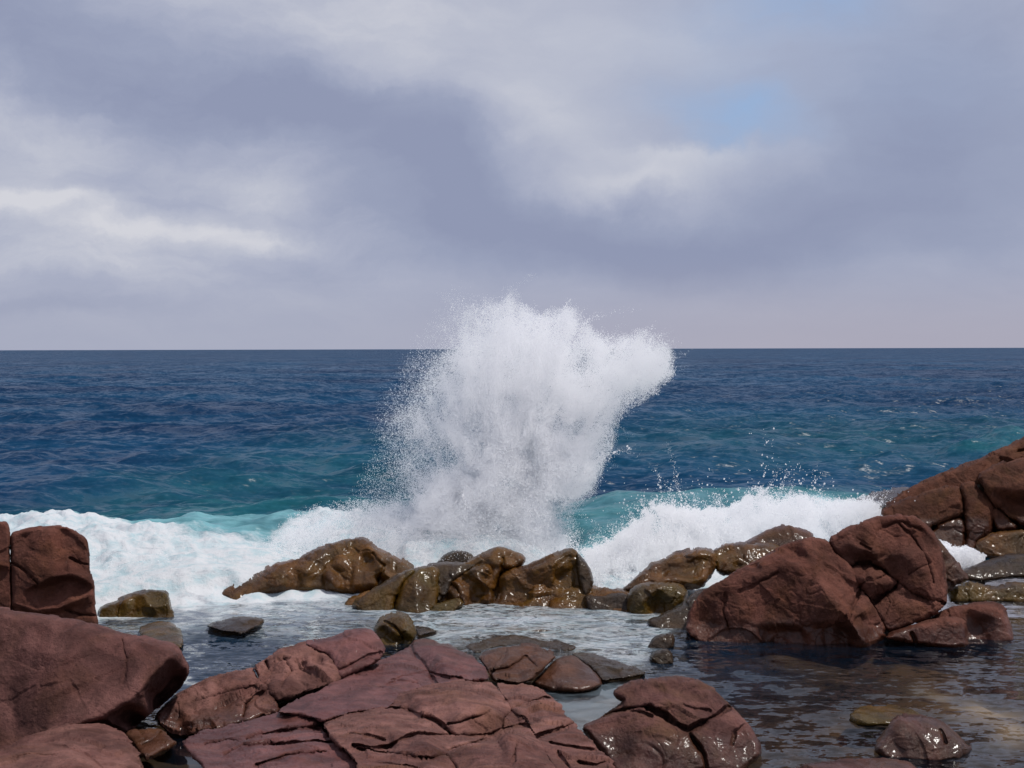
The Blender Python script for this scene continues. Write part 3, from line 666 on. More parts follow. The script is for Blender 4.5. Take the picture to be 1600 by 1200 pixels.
# --- the great right boulder
GB = ('w', 1000, 1220, .35, 0.0)
gb = outcrop('great_boulder', 'great angular red boulder with a sharp front edge and a cracked right half', 'boulder', 1280, 1000, 0.0)
gbk = lambda m, o, **k: relief('rock_block', m, o, k.pop('plane', GB), parent=gb, **{**dict(w=6, R=0.11, T=1.2, amp=1.0, step=1.4, crackle=.8, grow=2.6, rough=1.7, nseed=111), **k})
gbk(REDFLAT, [(1071, 989), (1080, 950), (1103, 923), (1139, 898), (1180, 876), (1207, 860), (1235, 850), (1271, 841), (1293, 845), (1305, 866), (1327, 888), (1346, 920), (1362, 940), (1371, 960), (1385, 985), (1352, 1004), (1235, 1001), (1152, 997), (1108, 993)],
    ext=22, w=15, smooth=2, seed=111, T=1.6,
    ctrl=[(1095, 970, -.05), (1120, 940, .10), (1130, 980, .05), (1160, 960, .18), (1210, 950, .20), (1250, 985, .10), (1200, 990, .05), (1320, 990, .12),
          (1340, 930, .12), (1365, 970, .10), (1318, 900, .10), (1300, 880, .10), (1372, 985, .06), (1240, 865, .0), (1180, 885, .0), (1300, 975, .18)],
    creases=[[(1280, 850, .12), (1272, 880, .34), (1282, 910, .46), (1298, 938, .56), (1325, 966, .56), (1347, 1000, .5)], [(1140, 912, .18), (1190, 895, .28), (1235, 880, .32), (1272, 880, .34)], [(1135, 960, .14), (1180, 975, .2), (1260, 978, .28), (1322, 968, .5)]],
    cracks=[([(1133, 928), (1130, 955), (1138, 982)], 1.5, .05), ([(1345, 920), (1334, 945), (1328, 962), (1315, 970)], 1.8, .08), ([(1155, 925), (1185, 910), (1215, 895)], 2.0, .05)])
gbk(REDFLAT, [(1294, 842), (1323, 827), (1367, 812), (1398, 808), (1425, 808), (1447, 822), (1459, 835), (1470, 853), (1476, 880), (1480, 925), (1478, 946), (1452, 962), (1416, 977), (1388, 987), (1372, 962), (1362, 940), (1346, 922), (1328, 890), (1318, 876), (1304, 862)],
    w=8, R=.14, T=1.4, ctrl=[(1340, 850, .10), (1400, 830, -.05), (1420, 870, .14), (1450, 900, .12), (1380, 862, .10), (1440, 840, .0), (1460, 925, .1), (1360, 898, .22), (1378, 912, .14), (1345, 905, .16), (1400, 940, .10), (1430, 950, .10), (1390, 965, .05), (1365, 925, .12)],
    creases=[[(1300, 855, .06), (1330, 848, .18), (1355, 858, .20), (1366, 870, .16)], [(1325, 872, .0), (1357, 877, -.06), (1382, 892, -.02), (1403, 908, .0), (1398, 917, -.02), (1368, 938, .0)]],
    cracks=[([(1330, 886), (1342, 881), (1357, 879), (1380, 893), (1403, 908)], 2.2, .22), ([(1403, 909), (1398, 918), (1367, 940)], 2.4, .26), ([(1403, 909), (1421, 924), (1450, 938), (1478, 944)], 1.8, .14),
            ([(1405, 818), (1430, 845), (1450, 880), (1458, 910)], 1.4, .06), ([(1380, 823), (1410, 815), (1440, 828)], 1.6, .06), ([(1345, 850), (1360, 858)], 2, .08), ([(1420, 898), (1440, 885), (1455, 880)], 1.4, .05), ([(1385, 897), (1372, 905)], 1.4, .06)], seed=112, facets=5, famp=.05)
gbk(bpy.data.materials['damp_brown_rock'], [(1452, 832), (1462, 838), (1478, 858), (1495, 878), (1510, 896), (1515, 907), (1490, 913), (1479, 932), (1470, 920), (1468, 880)], plane=('w', 955, 1480, .4, -.05), w=10, T=1.0, seed=115)
relief('bedrock', DARK, [(1110, 985), (1130, 930), (1200, 880), (1290, 855), (1370, 830), (1430, 825), (1465, 870), (1468, 930), (1400, 970), (1360, 1015), (1120, 1015)], ('w', 985, 1280, .4, 0), parent=gb, w=30, R=.3, T=1.0, step=3.0)
rock('boulder', 'low flat topped red rock with a broken right edge below the great boulder', 'boulder', REDFLAT,
     [(1376, 998), (1400, 984), (1430, 974), (1474, 962), (1500, 963), (1509, 970), (1513, 985), (1514, 1008), (1488, 1010), (1434, 1005)], ('w', 1008, 1450, .5, 0), G_FRONT, ext=5, w=9, R=.2, T=.6, ctrl=[(1450, 980, .12), (1490, 978, .12), (1420, 992, .05)], cracks=[([(1425, 990), (1430, 1005)], 1.8, .1)], seed=121, step=1.2)
rock('boulder', 'low humped red rock reaching into the pool at the right, behind the flat topped one', 'boulder', REDFLAT,
     [(1440, 975), (1474, 952), (1515, 941), (1546, 938), (1569, 947), (1583, 974), (1587, 993), (1560, 1003), (1513, 1003), (1480, 1003)], ('w', 998, 1540, .55, 0), G_FRONT, ext=14, w=13, R=.28, T=.9, ctrl=[(1530, 955, .08), (1560, 965, .10), (1525, 980, -.12), (1500, 985, -.1)], seed=122, step=1.3)

# --- low wet shelves at the right edge
rock('wet_shelf', 'dark wet shelf with water sheeting over it, below the cliff at the right edge', 'rock', DARK,
     [(1500, 893), (1522, 882), (1560, 869), (1600, 864), (1860, 852), (1860, 908), (1600, 905), (1560, 909), (1530, 913), (1505, 906)], ('w', 925, 1570, 1.6, 0), G_WET, ext=0, w=12, R=.25, T=.8, ctrl=[(1560, 885, .05), (1600, 890, .08)], seed=131)
rock('wet_shelf', 'low golden brown knobbly wet shelf between the great boulder and the right edge', 'rock', OLIVE,
     [(1475, 918), (1495, 911), (1518, 909), (1552, 916), (1600, 909), (1860, 905), (1860, 944), (1600, 940), (1565, 936), (1524, 934), (1488, 934)], ('w', 937, 1560, .9, 0), G_WET, ext=10, w=9, R=.2, T=.7, ctrl=[(1510, 920, .1), (1545, 928, .04), (1580, 922, .12)], seed=132, amp=1.6)

# --- the cliff on the right
CL = ('w', 868, 1500, .55, -.10)
cl = outcrop('cliff', 'dark red sea cliff of big jointed blocks rising out of the right edge', 'cliff', 1540, 868, 0.0)
cb = lambda m, o, **k: relief('rock_block', m, o, k.pop('plane', CL), parent=cl, **{**dict(w=8, R=0.28, T=2.2, amp=1.2, step=1.4, crackle=.8, grow=2.6, rough=1.6, nseed=141), **k})
cb(CLIFF, [(1385, 792), (1398, 781), (1416, 763), (1452, 749), (1488, 735), (1524, 718), (1560, 704), (1584, 695), (1604, 680), (1900, 575), (1900, 700), (1600, 740), (1560, 755), (1525, 770), (1500, 775), (1460, 782), (1430, 790), (1402, 798)],
   plane=('w', 862, 1500, .62, -.10), w=10, R=.45, ctrl=[(1500, 742, .10), (1570, 712, .10), (1440, 763, .05), (1620, 690, .1)], cracks=[([(1590, 706), (1615, 700), (1670, 690)], 2, .15)], seed=141)
cb(CLIFF, [(1374, 800), (1400, 786), (1440, 770), (1496, 758), (1504, 775), (1506, 790), (1506, 805), (1480, 813), (1455, 825), (1445, 840), (1420, 840), (1390, 815)], ctrl=[(1440, 790, .10), (1490, 785, .12)], seed=142, w=11)
cb(CLIFF, [(1456, 826), (1480, 813), (1506, 806), (1509, 840), (1500, 870), (1458, 868), (1446, 842)], ctrl=[(1485, 830, .05)], seed=143, ext=0)
cb(CLIFF, [(1498, 757), (1519, 748), (1536, 769), (1551, 785), (1553, 815), (1549, 836), (1530, 846), (1522, 868), (1505, 868), (1510, 838), (1507, 805), (1507, 788)], ctrl=[(1525, 785, .15), (1530, 820, .12), (1515, 850, .0)], seed=144, w=11)
cb(CLIFF, [(1524, 743), (1560, 726), (1600, 714), (1900, 700), (1900, 840), (1600, 822), (1575, 806), (1555, 790), (1541, 770)], ctrl=[(1560, 750, .25), (1600, 745, .35), (1610, 790, .0), (1640, 750, .3), (1580, 790, -.1)], creases=[[(1545, 760, .3), (1590, 765, .42), (1660, 755, .4)]], seed=145, w=10)
cb(CLIFF, [(1549, 797), (1558, 793), (1583, 818), (1590, 826), (1562, 829), (1551, 815)], w=7, R=.25, T=.8, seed=146, step=1.1)
cb(BROWN, [(1525, 848), (1560, 833), (1600, 829), (1900, 840), (1900, 885), (1600, 880), (1560, 872), (1535, 868)], plane=('w', 885, 1580, .6, -.1), seed=147, T=1.0, ext=0)
relief('bedrock', DARK, [(1420, 800), (1480, 765), (1560, 735), (1900, 700), (1900, 885), (1480, 880)], ('w', 862, 1500, .55, -.10), parent=cl, w=20, R=.4, T=1.5, step=3.5)
rock('wet_shelf', 'flat black tongue of rock washed by white water at the seaward foot of the cliff', 'rock', DARK,
     [(1335, 783), (1350, 776), (1371, 767), (1405, 762), (1425, 762), (1400, 785), (1370, 800), (1345, 797)], ('s', .45, 1375, 780, 0, .02), G_WET, w=8, R=.35, T=1.2, seed=148, amp=1.6)

# --- stones in the pool, near right
rock('stone', 'farther of the two small grey wet stones close together in the pool', 'stone', DARK,
     [(1008, 1007), (1018, 998), (1030, 992), (1050, 989), (1056, 997), (1053, 1008), (1040, 1014), (1020, 1017)], ('w', 1014, 1033, .7, 0), G_STONE, ext=6, w=7, R=.14, T=.4, seed=151, step=1.0)
rock('stone', 'nearer of the two small grey wet stones close together in the pool', 'stone', DARK,
     [(1010, 1027), (1022, 1015), (1040, 1011), (1053, 1019), (1055, 1032), (1050, 1040), (1032, 1040)], ('w', 1039, 1035, .6, 0), G_STONE, ext=8, w=8, R=.14, T=.4, seed=152, step=1.0)
rock('stone', 'round red brown stone standing out of the shallow pool near the lower right corner', 'stone', DOMEM,
     [(1360, 1170), (1380, 1146), (1398, 1122), (1420, 1117), (1443, 1117), (1479, 1127), (1506, 1154), (1517, 1173), (1490, 1190), (1425, 1187), (1385, 1182)], ('w', 1184, 1440, .9, 0), G_STONE, ext=12, w=17, R=.22, T=.7,
     ctrl=[(1440, 1135, .04), (1420, 1155, .08), (1470, 1150, .12), (1490, 1165, .05), (1400, 1165, .0)], creases=[[(1420, 1130, .05), (1445, 1150, .12), (1465, 1175, .12)]], cracks=[([(1470, 1140), (1478, 1160)], 2, .05)], seed=153, step=1.2)
rock('stone', 'low golden stone awash just behind the round stone near the lower right corner', 'stone', OLIVE,
     [(1324, 1120), (1344, 1105), (1389, 1101), (1425, 1107), (1445, 1119), (1420, 1130), (1389, 1134), (1345, 1133)], ('s', .05, 1385, 1115, 0, .08), G_STONE, w=14, R=.16, T=.5, ctrl=[(1385, 1115, .03)], seed=154, step=1.2, crackle=.3)
rock('stone', 'top of a smooth worn stone at the bottom edge, right of the domed boulder', 'stone', DOMEM,
     [(1250, 1197), (1290, 1189), (1335, 1184), (1393, 1184), (1425, 1196), (1450, 1225), (1240, 1225)], ('s', .10, 1340, 1195, 0, -.02), G_STONE, w=10, R=.15, T=.5, ctrl=[(1340, 1200, .04)], seed=155, step=1.2)

rock('surf_ledge', 'low wet brown shelf that joins the row of boulders at the foot of the splash', 'rock ledge', BROWN,
     [(535, 938), (575, 922), (640, 900), (700, 893), (790, 895), (870, 900), (930, 915), (992, 922), (1015, 935), (1000, 965), (940, 958), (880, 950), (700, 958), (600, 960), (540, 952)],
     ('w', 948, 760, 1.1, 0), G_WET, ext=10, w=10, R=.25, T=1.0, facets=20, famp=.22, amp=1.7, seed=92, step=1.5)


# ------------------------------------------------------------------ water
def foam_nodes(N, pos, bump_d=0.06):
    n = N.noise(pos, 3.2, 7, 0.68, 0.3); n2 = N.noise(pos, 14.0, 5, 0.7)
    h = N.math('MULTIPLY_ADD', n2, 0.45, n)
    bp = N.new('ShaderNodeBump', ins={'Height': h, 'Strength': 0.9, 'Distance': bump_d})
    c = N.mix(N.ramp(n, 0.30, 0.60), (0.46, 0.60, 0.64, 1), (0.69, 0.71, 0.73, 1))
    d = N.new('ShaderNodeBsdfDiffuse', ins={'Color': c, 'Normal': bp})
    t = N.new('ShaderNodeBsdfTranslucent', ins={'Color': c, 'Normal': bp})
    return N.new('ShaderNodeMixShader', ins={0: 0.25, 1: d, 2: t}).outputs[0], n, n2


def ripple_normal(N, pos, amounts):
    """facets of ripples too small for the mesh: random tilts of the normal at several sizes"""
    geo = N.new('ShaderNodeNewGeometry').outputs['Normal']
    acc = None
    for (sc, stretch, amt, det) in amounts:
        c = N.noise(N.map(pos, rot=(0, 0, 0.12), sc=(sc / stretch, sc, sc)), 1.0, det, 0.6, 0.3, out=1)
        v = N.vmath('MULTIPLY', N.vmath('SUBTRACT', c, (0.5, 0.5, 0.5)), (amt * .6, amt, 0))
        acc = v if acc is None else N.vmath('ADD', acc, v)
    return geo, acc


def water_sea():
    m = bpy.data.materials.new('open_sea_water'); m.use_nodes = True
    N = NT(m.node_tree); b = N.n['Principled BSDF']; out = N.n['Material Output']
    pos = N.new('ShaderNodeNewGeometry').outputs['Position']
    teal, foam, aer = N.attr('teal'), N.attr('foam'), N.attr('aerated_sheen')
    geo, tilt = ripple_normal(N, pos, [(0.06, 1.6, .6, 3), (0.35, 1.6, 1.3, 3), (1.5, 1.5, 2.2, 4), (4.5, 1.4, 1.9, 3)])
    nrm = N.vmath('NORMALIZE', N.vmath('ADD', geo, N.vmath('ADD', tilt, (0.0, -0.26, 0.0))))
    patch = N.noise(N.map(pos, sc=(.02, .035, 1)), 1.0, 4, 0.6)
    deep = N.mix(N.ramp(patch, 0.35, 0.65), (0.0015, 0.022, 0.064, 1), (0.0028, 0.042, 0.100, 1))
    tn = N.math('MULTIPLY', teal, N.ramp(N.noise(N.map(pos, sc=(.5, 1, 1)), 0.8, 4, 0.6), 0.2, 0.75, 0.45, 1.25))
    col = N.mix(tn, deep, (0.010, 0.088, 0.110, 1))
    col = N.mix(N.math('MULTIPLY', aer, N.ramp(N.noise(pos, 1.1, 5, 0.6), 0.3, 0.7, 0.5, 1.2)), col, (0.17, 0.37, 0.41, 1))
    N.set(b, 'Base Color', col); N.set(b, 'Roughness', 0.32); N.set(b, 'IOR', 1.333); N.set(b, 'Normal', nrm)
    N.set(b, 'Specular IOR Level', 0.18)
    fb, fn, fn2 = foam_nodes(N, pos)
    lace = N.noise(N.map(pos, sc=(.8, 1.3, 1)), 1.6, 8, 0.68, 0.8)
    k = N.math('MULTIPLY_ADD', lace, 1.0, N.math('MULTIPLY_ADD', fn2, 0.35, N.math('SUBTRACT', N.math('MULTIPLY', foam, 1.25), 1.47)))
    mask = N.ramp(k, 0.0, 0.42)
    # whitecaps far out: small torn flecks
    cap = N.math('MULTIPLY', N.ramp(N.noise(N.map(pos, sc=(.10, .22, 1)), 1.0, 6, 0.72), 0.735, 0.79), 0.5)
    mask = N.math('MAXIMUM', mask, cap)
    N.l.new(N.new('ShaderNodeMixShader', ins={0: mask, 1: b.outputs[0], 2: fb}).outputs[0], out.inputs[0])
    return m


def water_pool():
    m = bpy.data.materials.new('tidal_pool_water'); m.use_nodes = True
    N = NT(m.node_tree); N.n.remove(N.n['Principled BSDF']); out = N.n['Material Output']
    pos = N.new('ShaderNodeNewGeometry').outputs['Position']
    foam, milk_sheen, rip = N.attr('foam'), N.attr('aerated_sheen'), N.attr('ripple')
    geo, tilt = ripple_normal(N, pos, [(1.2, 2.0, .5, 3), (4.0, 2.0, 1.0, 4), (11.0, 1.7, .8, 3)])
    nrm = N.vmath('NORMALIZE', N.vmath('ADD', geo, N.vmath('SCALE', tilt, scale=rip)))
    gl = N.new('ShaderNodeBsdfGlossy', ins={'Color': (1, 1, 1, 1), 'Roughness': 0.06, 'Normal': nrm})
    tr = N.new('ShaderNodeBsdfTransparent', ins={'Color': (0.68, 0.69, 0.68, 1)})
    blue = N.new('ShaderNodeBsdfDiffuse', ins={'Color': (0.007, 0.021, 0.042, 1)})
    body = N.new('ShaderNodeMixShader', ins={0: N.attr('murk'), 1: tr, 2: blue})
    mk = N.noise(N.map(pos, rot=(0, 0, .15), sc=(.9, 2.2, 1)), 1.3, 5, 0.62, 0.7)
    milk_sheen_c = N.new('ShaderNodeBsdfDiffuse', ins={'Color': (0.20, 0.25, 0.285, 1)})
    body = N.new('ShaderNodeMixShader', ins={0: N.math('MULTIPLY', milk_sheen, N.ramp(mk, 0.34, 0.62, .15, 1.0)), 1: body, 2: milk_sheen_c})
    fr = N.new('ShaderNodeFresnel', ins={'IOR': 1.333, 'Normal': nrm})
    surf = N.new('ShaderNodeMixShader', ins={0: fr, 1: body, 2: gl})
    fb, fn, fn2 = foam_nodes(N, pos, 0.02)
    # streaky lace of foam drawn out along the flow
    st = N.noise(N.map(pos, rot=(0, 0, .12), sc=(1.1, 2.0, 1)), 1.5, 8, 0.68, 1.3)
    ridge = N.math('SUBTRACT', 1.0, N.math('MULTIPLY', N.math('ABSOLUTE', N.math('SUBTRACT', st, 0.5)), 9.0))
    k = N.math('MULTIPLY', N.math('MULTIPLY_ADD', N.ramp(ridge, 0.25, 1.0), 0.8, N.ramp(fn2, 0.45, 0.75, 0.0, .5)), foam)
    lace = N.noise(N.map(pos, sc=(.8, 1.3, 1)), 1.6, 8, 0.68, 0.8)
    kw = N.math('MULTIPLY_ADD', lace, 1.0, N.math('MULTIPLY_ADD', fn2, 0.35, N.math('SUBTRACT', N.math('MULTIPLY', N.attr('wash'), 1.25), 1.47)))
    k = N.math('MAXIMUM', N.math('MINIMUM', k, 1.0), N.ramp(kw, 0.0, 0.42))
    N.l.new(N.new('ShaderNodeMixShader', ins={0: k, 1: surf, 2: fb}).outputs[0], out.inputs[0])
    return m


# one sheet of water from the near shore to the horizon, denser towards the shore
rows = [545.35]
while rows[-1] < 1300:
    q_ = rows[-1] - 545.3
    rows.append(rows[-1] + (min(0.7, 0.22 + 0.03 * q_) if q_ < 230 else min(1.5, 0.7 + 0.006 * (q_ - 230))))
rows = np.array(rows)
cols = np.concatenate([-20 - np.cumsum(np.linspace(4, 75, 28))[::-1], np.arange(-20, 1621, 2.5), 1620 + np.cumsum(np.linspace(4, 75, 28))])
# keep every row on a level line of the tilted frame
GX, GY = np.meshgrid(cols, rows); H, Wd = GX.shape
gpx = GX.ravel(); gpy = GY.ravel()
lvx = gpx; lvy = gpy - (gpx - 800) * ROLL               # frame pixel of that grid point
rr = rays(lvx, lvy)
tt = -CAM[2] / np.minimum(rr[:, 2], -1e-5)
SX, SY = (rr * tt[:, None])[:, 0], (rr * tt[:, None])[:, 1]
bx, by = gpx, gpy
rowgap = np.gradient(SY.reshape(H, Wd), axis=0).ravel(); rowgap = np.abs(rowgap)
colgap = np.abs(np.gradient(SX.reshape(H, Wd), axis=1)).ravel()
# where the shore rocks fence the pool off from the sea
shore_x = [-2500, -200, 150, 340, 640, 920, 1000, 1080, 1110, 1470, 1535, 1600, 2200, 4000]
shore_y = [1000, 968, 955, 936, 930, 944, 952, 960, 925, 888, 884, 880, 870, 880]
line = np.interp(bx, shore_x, shore_y) + 5 * gnoise(np.column_stack([bx / 40, by / 40, np.zeros_like(bx)]), 5)
pool = sstep(by - line, -8, 8)
z = np.zeros(len(SX)); hx = np.zeros(len(SX)); hy = np.zeros(len(SX))
wr = np.random.default_rng(5)
near = sstep(SY, 22, 60)
for k in range(72):
    lam = 0.9 * (45.0 / 0.9) ** wr.random()
    th = math.radians(-90 + wr.normal(6, 40))
    kx, ky = math.cos(th) * 2 * math.pi / lam, math.sin(th) * 2 * math.pi / lam
    amp = 0.0105 * lam ** 0.9 * (0.6 + 0.8 * wr.random()) * min(1.0, (5.0 / lam) ** 0.7)
    ph = wr.uniform(0, 2 * math.pi)
    # groups, and no waves the mesh is too coarse to carry
    ok = sstep(lam / (np.maximum(rowgap * abs(math.sin(th)), colgap * abs(math.cos(th))) + 1e-6), 1.6, 3.5)
    grp = 0.7 + 0.5 * np.sin(SX * 0.9 / lam + SY * 0.35 / lam + ph * 3)
    a = amp * ok * grp * (0.75 + 0.25 * near) * (1 - 0.93 * pool)
    arg = kx * SX + ky * SY + ph
    z += a * np.cos(arg)
    hx -= 0.8 * a * math.cos(th) * np.sin(arg); hy -= 0.8 * a * math.sin(th) * np.sin(arg)
# breakers: a ridge line (grid x, grid y), height, width in front and behind, all in metres on the water
wob = lambda s, sd: gnoise(np.column_stack([SX * s, SY * s * .6, np.full(len(SX), sd)]), int(sd))
def breaker(xs, ys, hs, wf, wb, sd):
    yc = np.interp(bx, xs, ys) + 7 * wob(.35, sd)
    hh = np.interp(bx, xs, hs) * (0.85 + 0.35 * wob(.5, sd + 1))
    yw = at(800, 600)[1] * 0 + 4.0 * FPX / np.maximum(yc - 545, 1)
    d = SY - yw
    return hh * np.where(d < 0, np.exp(-(d / wf) ** 2), np.exp(-(d / wb) ** 2)), d
r1, d1 = breaker([-800, 0, 120, 260, 400, 520, 640, 760, 860, 900, 2500], [880, 862, 858, 856, 850, 858, 862, 866, 866, 866, 866], [.66, .66, .68, .58, .55, .6, .6, .55, .45, .0, 0], 3.2, 1.1, 41)
r2, d2 = breaker([-900, 820, 880, 960, 1060, 1200, 1300, 1420, 1600, 2500], [812, 812, 812, 812, 809, 806, 806, 806, 800, 800], [0, 0, .42, .68, .66, .70, .65, .45, .35, .4], 3.6, 1.8, 43)
r3, d3 = breaker([-900, 150, 300, 420, 520, 650, 760, 2500], [812, 810, 806, 800, 802, 806, 806, 806], [0, .10, .42, .55, .42, .2, 0, 0], 2.0, 1.4, 45)
r4, d4 = breaker([-900, 880, 960, 1040, 1110, 1300, 2500], [704, 704, 702, 700, 702, 704, 704], [0, 0, .5, .7, .45, 0.2, 0], 4.0, 3.0, 47)
r5, d5 = breaker([-900, 1250, 1400, 1520, 1640, 2500], [722, 722, 718, 714, 712, 712], [0, 0, .25, .6, .7, .5], 3.4, 2.2, 49)
fill = lambda poly, soft: soft_poly(bx, by, poly, soft)
low = 1 - .8 * fill([(318, 905), (360, 890), (470, 878), (640, 890), (660, 950), (320, 955)], 12)
r1 *= low
z += (r1 + r2 + r3 + r4 + r5)
ci = np.nonzero((SY < 75) & (pool < .9))[0]
z[ci] += (1 - pool[ci]) * (0.10 * fbm(np.column_stack([SX[ci] * .7, SY[ci] * .9, 0 * SX[ci]]), 4, 87, .62)) * (1 - sstep(SY[ci], 45, 75))
# foam, teal and aeration of the water, as they lie on the sea
foam = fill([(-2500, 900), (-200, 868), (0, 858), (100, 853), (200, 853), (300, 862), (380, 876), (450, 868), (520, 858), (600, 858), (700, 852), (900, 860), (905, 890), (960, 880), (1010, 858), (1100, 846), (1180, 828), (1290, 822), (1400, 815), (1430, 800), (1470, 805), (1440, 860),
             (1460, 862), (1540, 862), (1545, 900), (1400, 920), (1100, 960), (1000, 990), (640, 970), (340, 970), (150, 990), (-2500, 1040)], 14)
foam = np.maximum(foam, 0.62 * fill([(-1500, 838), (0, 832), (150, 834), (320, 842), (520, 840), (520, 860), (0, 862), (-1500, 880)], 16))
foam = np.maximum(foam, 0.36 * fill([(1470, 716), (1530, 708), (1640, 702), (1800, 706), (1640, 724), (1520, 726)], 8))
foam = np.maximum(foam, 0.50 * fill([(860, 845), (960, 838), (1120, 828), (1300, 806), (1420, 788), (1440, 800), (1200, 850), (950, 880)], 18))
foam = np.maximum(foam, 0.30 * fill([(0, 790), (200, 780), (360, 792), (250, 812), (0, 816)], 18))
foam *= 1 - 0.45 * fill([(200, 855), (330, 850), (470, 850), (430, 885), (300, 884), (230, 874)], 16)
teal = 0.85 * fill([(-2500, 850), (0, 800), (120, 790), (260, 775), (420, 760), (620, 752), (860, 770), (1000, 775), (1250, 775), (1420, 775), (1700, 760), (1700, 880), (900, 880), (0, 890), (-2500, 990)], 30)
teal = np.maximum(teal, 0.50 * fill([(200, 745), (350, 710), (520, 690), (660, 690), (900, 720), (900, 800), (0, 810)], 40))
teal = np.maximum(teal, 0.75 * sstep(r4, .2, .9)); teal = np.maximum(teal, 0.8 * sstep(r5, .1, .5)); teal = np.maximum(teal, .9 * sstep(r3, .15, .5))  # crests painted teal for the light coming through thin water
teal = np.maximum(teal, 0.40 * fill([(900, 680), (1050, 655), (1300, 650), (1700, 660), (1700, 735), (1300, 730), (950, 715)], 30))
aer = 0.75 * fill([(-2500, 880), (0, 846), (150, 838), (330, 836), (470, 846), (620, 838), (700, 850), (900, 850), (1000, 840), (1200, 815), (1440, 795), (1440, 840), (1000, 900), (500, 900), (0, 900), (-2500, 950)], 20)
aer = np.maximum(aer, 0.30 * fill([(860, 800), (1100, 795), (1300, 790), (1430, 785), (1430, 830), (860, 860)], 22))
# churned surface where it is white
P3 = np.column_stack([SX, SY, np.zeros(len(SX))])
fl = foam * (1 - pool)
lump = np.zeros(len(SX)); si = np.nonzero(fl > 0.02)[0]
lump[si] = 0.34 * np.abs(fbm(P3[si] * .75, 4, 71, .6)) + 0.16 * fbm(P3[si] * 2.6, 3, 75)
z += fl * lump * sstep(line - by, 0, 45) * low
z += pool * 0.010 * fbm(P3 * 2.0, 2, 80) * (SY < 30)
# the pool: white draining water on the far side, clear and dark on the near side
pf = .7 * fill([(140, 985), (300, 960), (420, 972), (560, 965), (600, 985), (560, 990), (440, 1000), (330, 985), (270, 1000)], 14) * .9
pf = np.maximum(pf, fill([(330, 930), (640, 930), (1010, 945), (1060, 975), (1040, 1000), (1000, 1040), (930, 1030), (860, 1005), (740, 1000), (680, 1010), (640, 985), (560, 960), (430, 975), (330, 962)], 14))
milk_sheen = np.maximum(0.62 * pf, 0.35 * fill([(640, 960), (900, 960), (1010, 1040), (760, 1030), (660, 1010)], 20))
calm = np.maximum(fill([(840, 1075), (945, 1060), (985, 1080), (960, 1110), (905, 1150), (870, 1100)], 10), fill([(200, 1250), (240, 1165), (300, 1130), (345, 1200), (345, 1250)], 10))
rip = 1.0 - 0.95 * calm
milk_sheen = np.maximum(milk_sheen, .45 * calm * (bx > 600))  # pale colour on the still pool, painted in for its bright sky reflection
murk = np.clip(0.10 + 0.12 * fill([(1080, 990), (1700, 990), (1700, 1080), (1480, 1085), (1200, 1130), (1080, 1060)], 40) + 0.65 * fill([(100, 960), (700, 940), (620, 1000), (420, 1060), (240, 1120), (200, 1000)], 30) + 0.35 * fill([(1000, 985), (1180, 1000), (1240, 1060), (1150, 1100), (1000, 1060)], 40), 0, .92)
pool_foam = .55 * pf
wash = np.clip(foam * (1 - sstep(by - line, 2, np.interp(bx, [0, 300, 500, 620], [44, 40, 22, 8]))), 0, 1) * np.interp(bx, [0, 480, 640], [1, 1, .35])
aer_sheen = aer * (1 - pool) + milk_sheen * pool
V = np.column_stack([SX + hx, SY + hy, z])
idx = np.arange(H * Wd).reshape(H, Wd)
quads = np.stack([idx[:-1, :-1], idx[1:, :-1], idx[1:, 1:], idx[:-1, 1:]], -1).reshape(-1, 4)
in_pool = pool[quads].mean(1) > 0.5
for nm, sel, mat in (('sea', ~in_pool, water_sea()), ('tidal_pool', in_pool, water_pool())):
    q = quads[sel]; u, inv = np.unique(q, return_inverse=True)
    o = new_mesh(nm, V[u], inv.reshape(-1, 4), mat)
    o['kind'] = 'structure'
    for an, av in (('foam', foam if nm == 'sea' else pool_foam), ('teal', teal), ('aerated_sheen', aer_sheen), ('wash', wash), ('ripple', rip), ('murk', murk)): add_attr(o, an, av[u])
    NTRI[0] += 2 * len(q)

# the bed of the pool: brown rock with a pale sandy drift near the right corner
sx = np.arange(-26, 26, .12); sy = np.arange(7.0, 24.0, .12)
GX2, GY2 = np.meshgrid(sx, sy); B = np.column_stack([GX2.ravel(), GY2.ravel(), np.zeros(GX2.size)])
bz = -0.27 + 0.30 * fbm(B * .7, 4, 101) + 0.06 * fbm(B * 3.0, 2, 105)
bz -= 1.5 * sstep(B[:, 1], 19.5, 23.5)
bi = np.arange(GX2.size).reshape(GX2.shape)
bq = np.stack([bi[:-1, :-1], bi[:-1, 1:], bi[1:, 1:], bi[1:, :-1]], -1).reshape(-1, 4)
bm = bpy.data.materials.new('pool_bed'); bm.use_nodes = True
N = NT(bm.node_tree); bb = N.n['Principled BSDF']
pos = N.new('ShaderNodeNewGeometry').outputs['Position']
c = N.mix(N.ramp(N.noise(pos, 1.6, 5, .6), .38, .62), (0.022, 0.011, 0.005, 1), (0.075, 0.038, 0.013, 1))
c = N.mix(N.ramp(N.noise(pos, 9.0, 3, .6), .5, .7), c, (0.03, 0.02, 0.012, 1))
zb = N.new('ShaderNodeSeparateXYZ', ins={0: pos}).outputs[2]
c = N.mix(N.ramp(zb, -.28, -.12), c, (0.17, 0.085, 0.018, 1))
c = N.mix(N.attr('sand'), c, (0.62, 0.44, 0.26, 1))
N.set(bb, 'Base Color', c); N.set(bb, 'Roughness', .8)
bed = new_mesh('pool_bed', np.column_stack([B[:, 0], B[:, 1], bz]), bq, bm); bed['kind'] = 'structure'
sand = np.zeros(len(B))
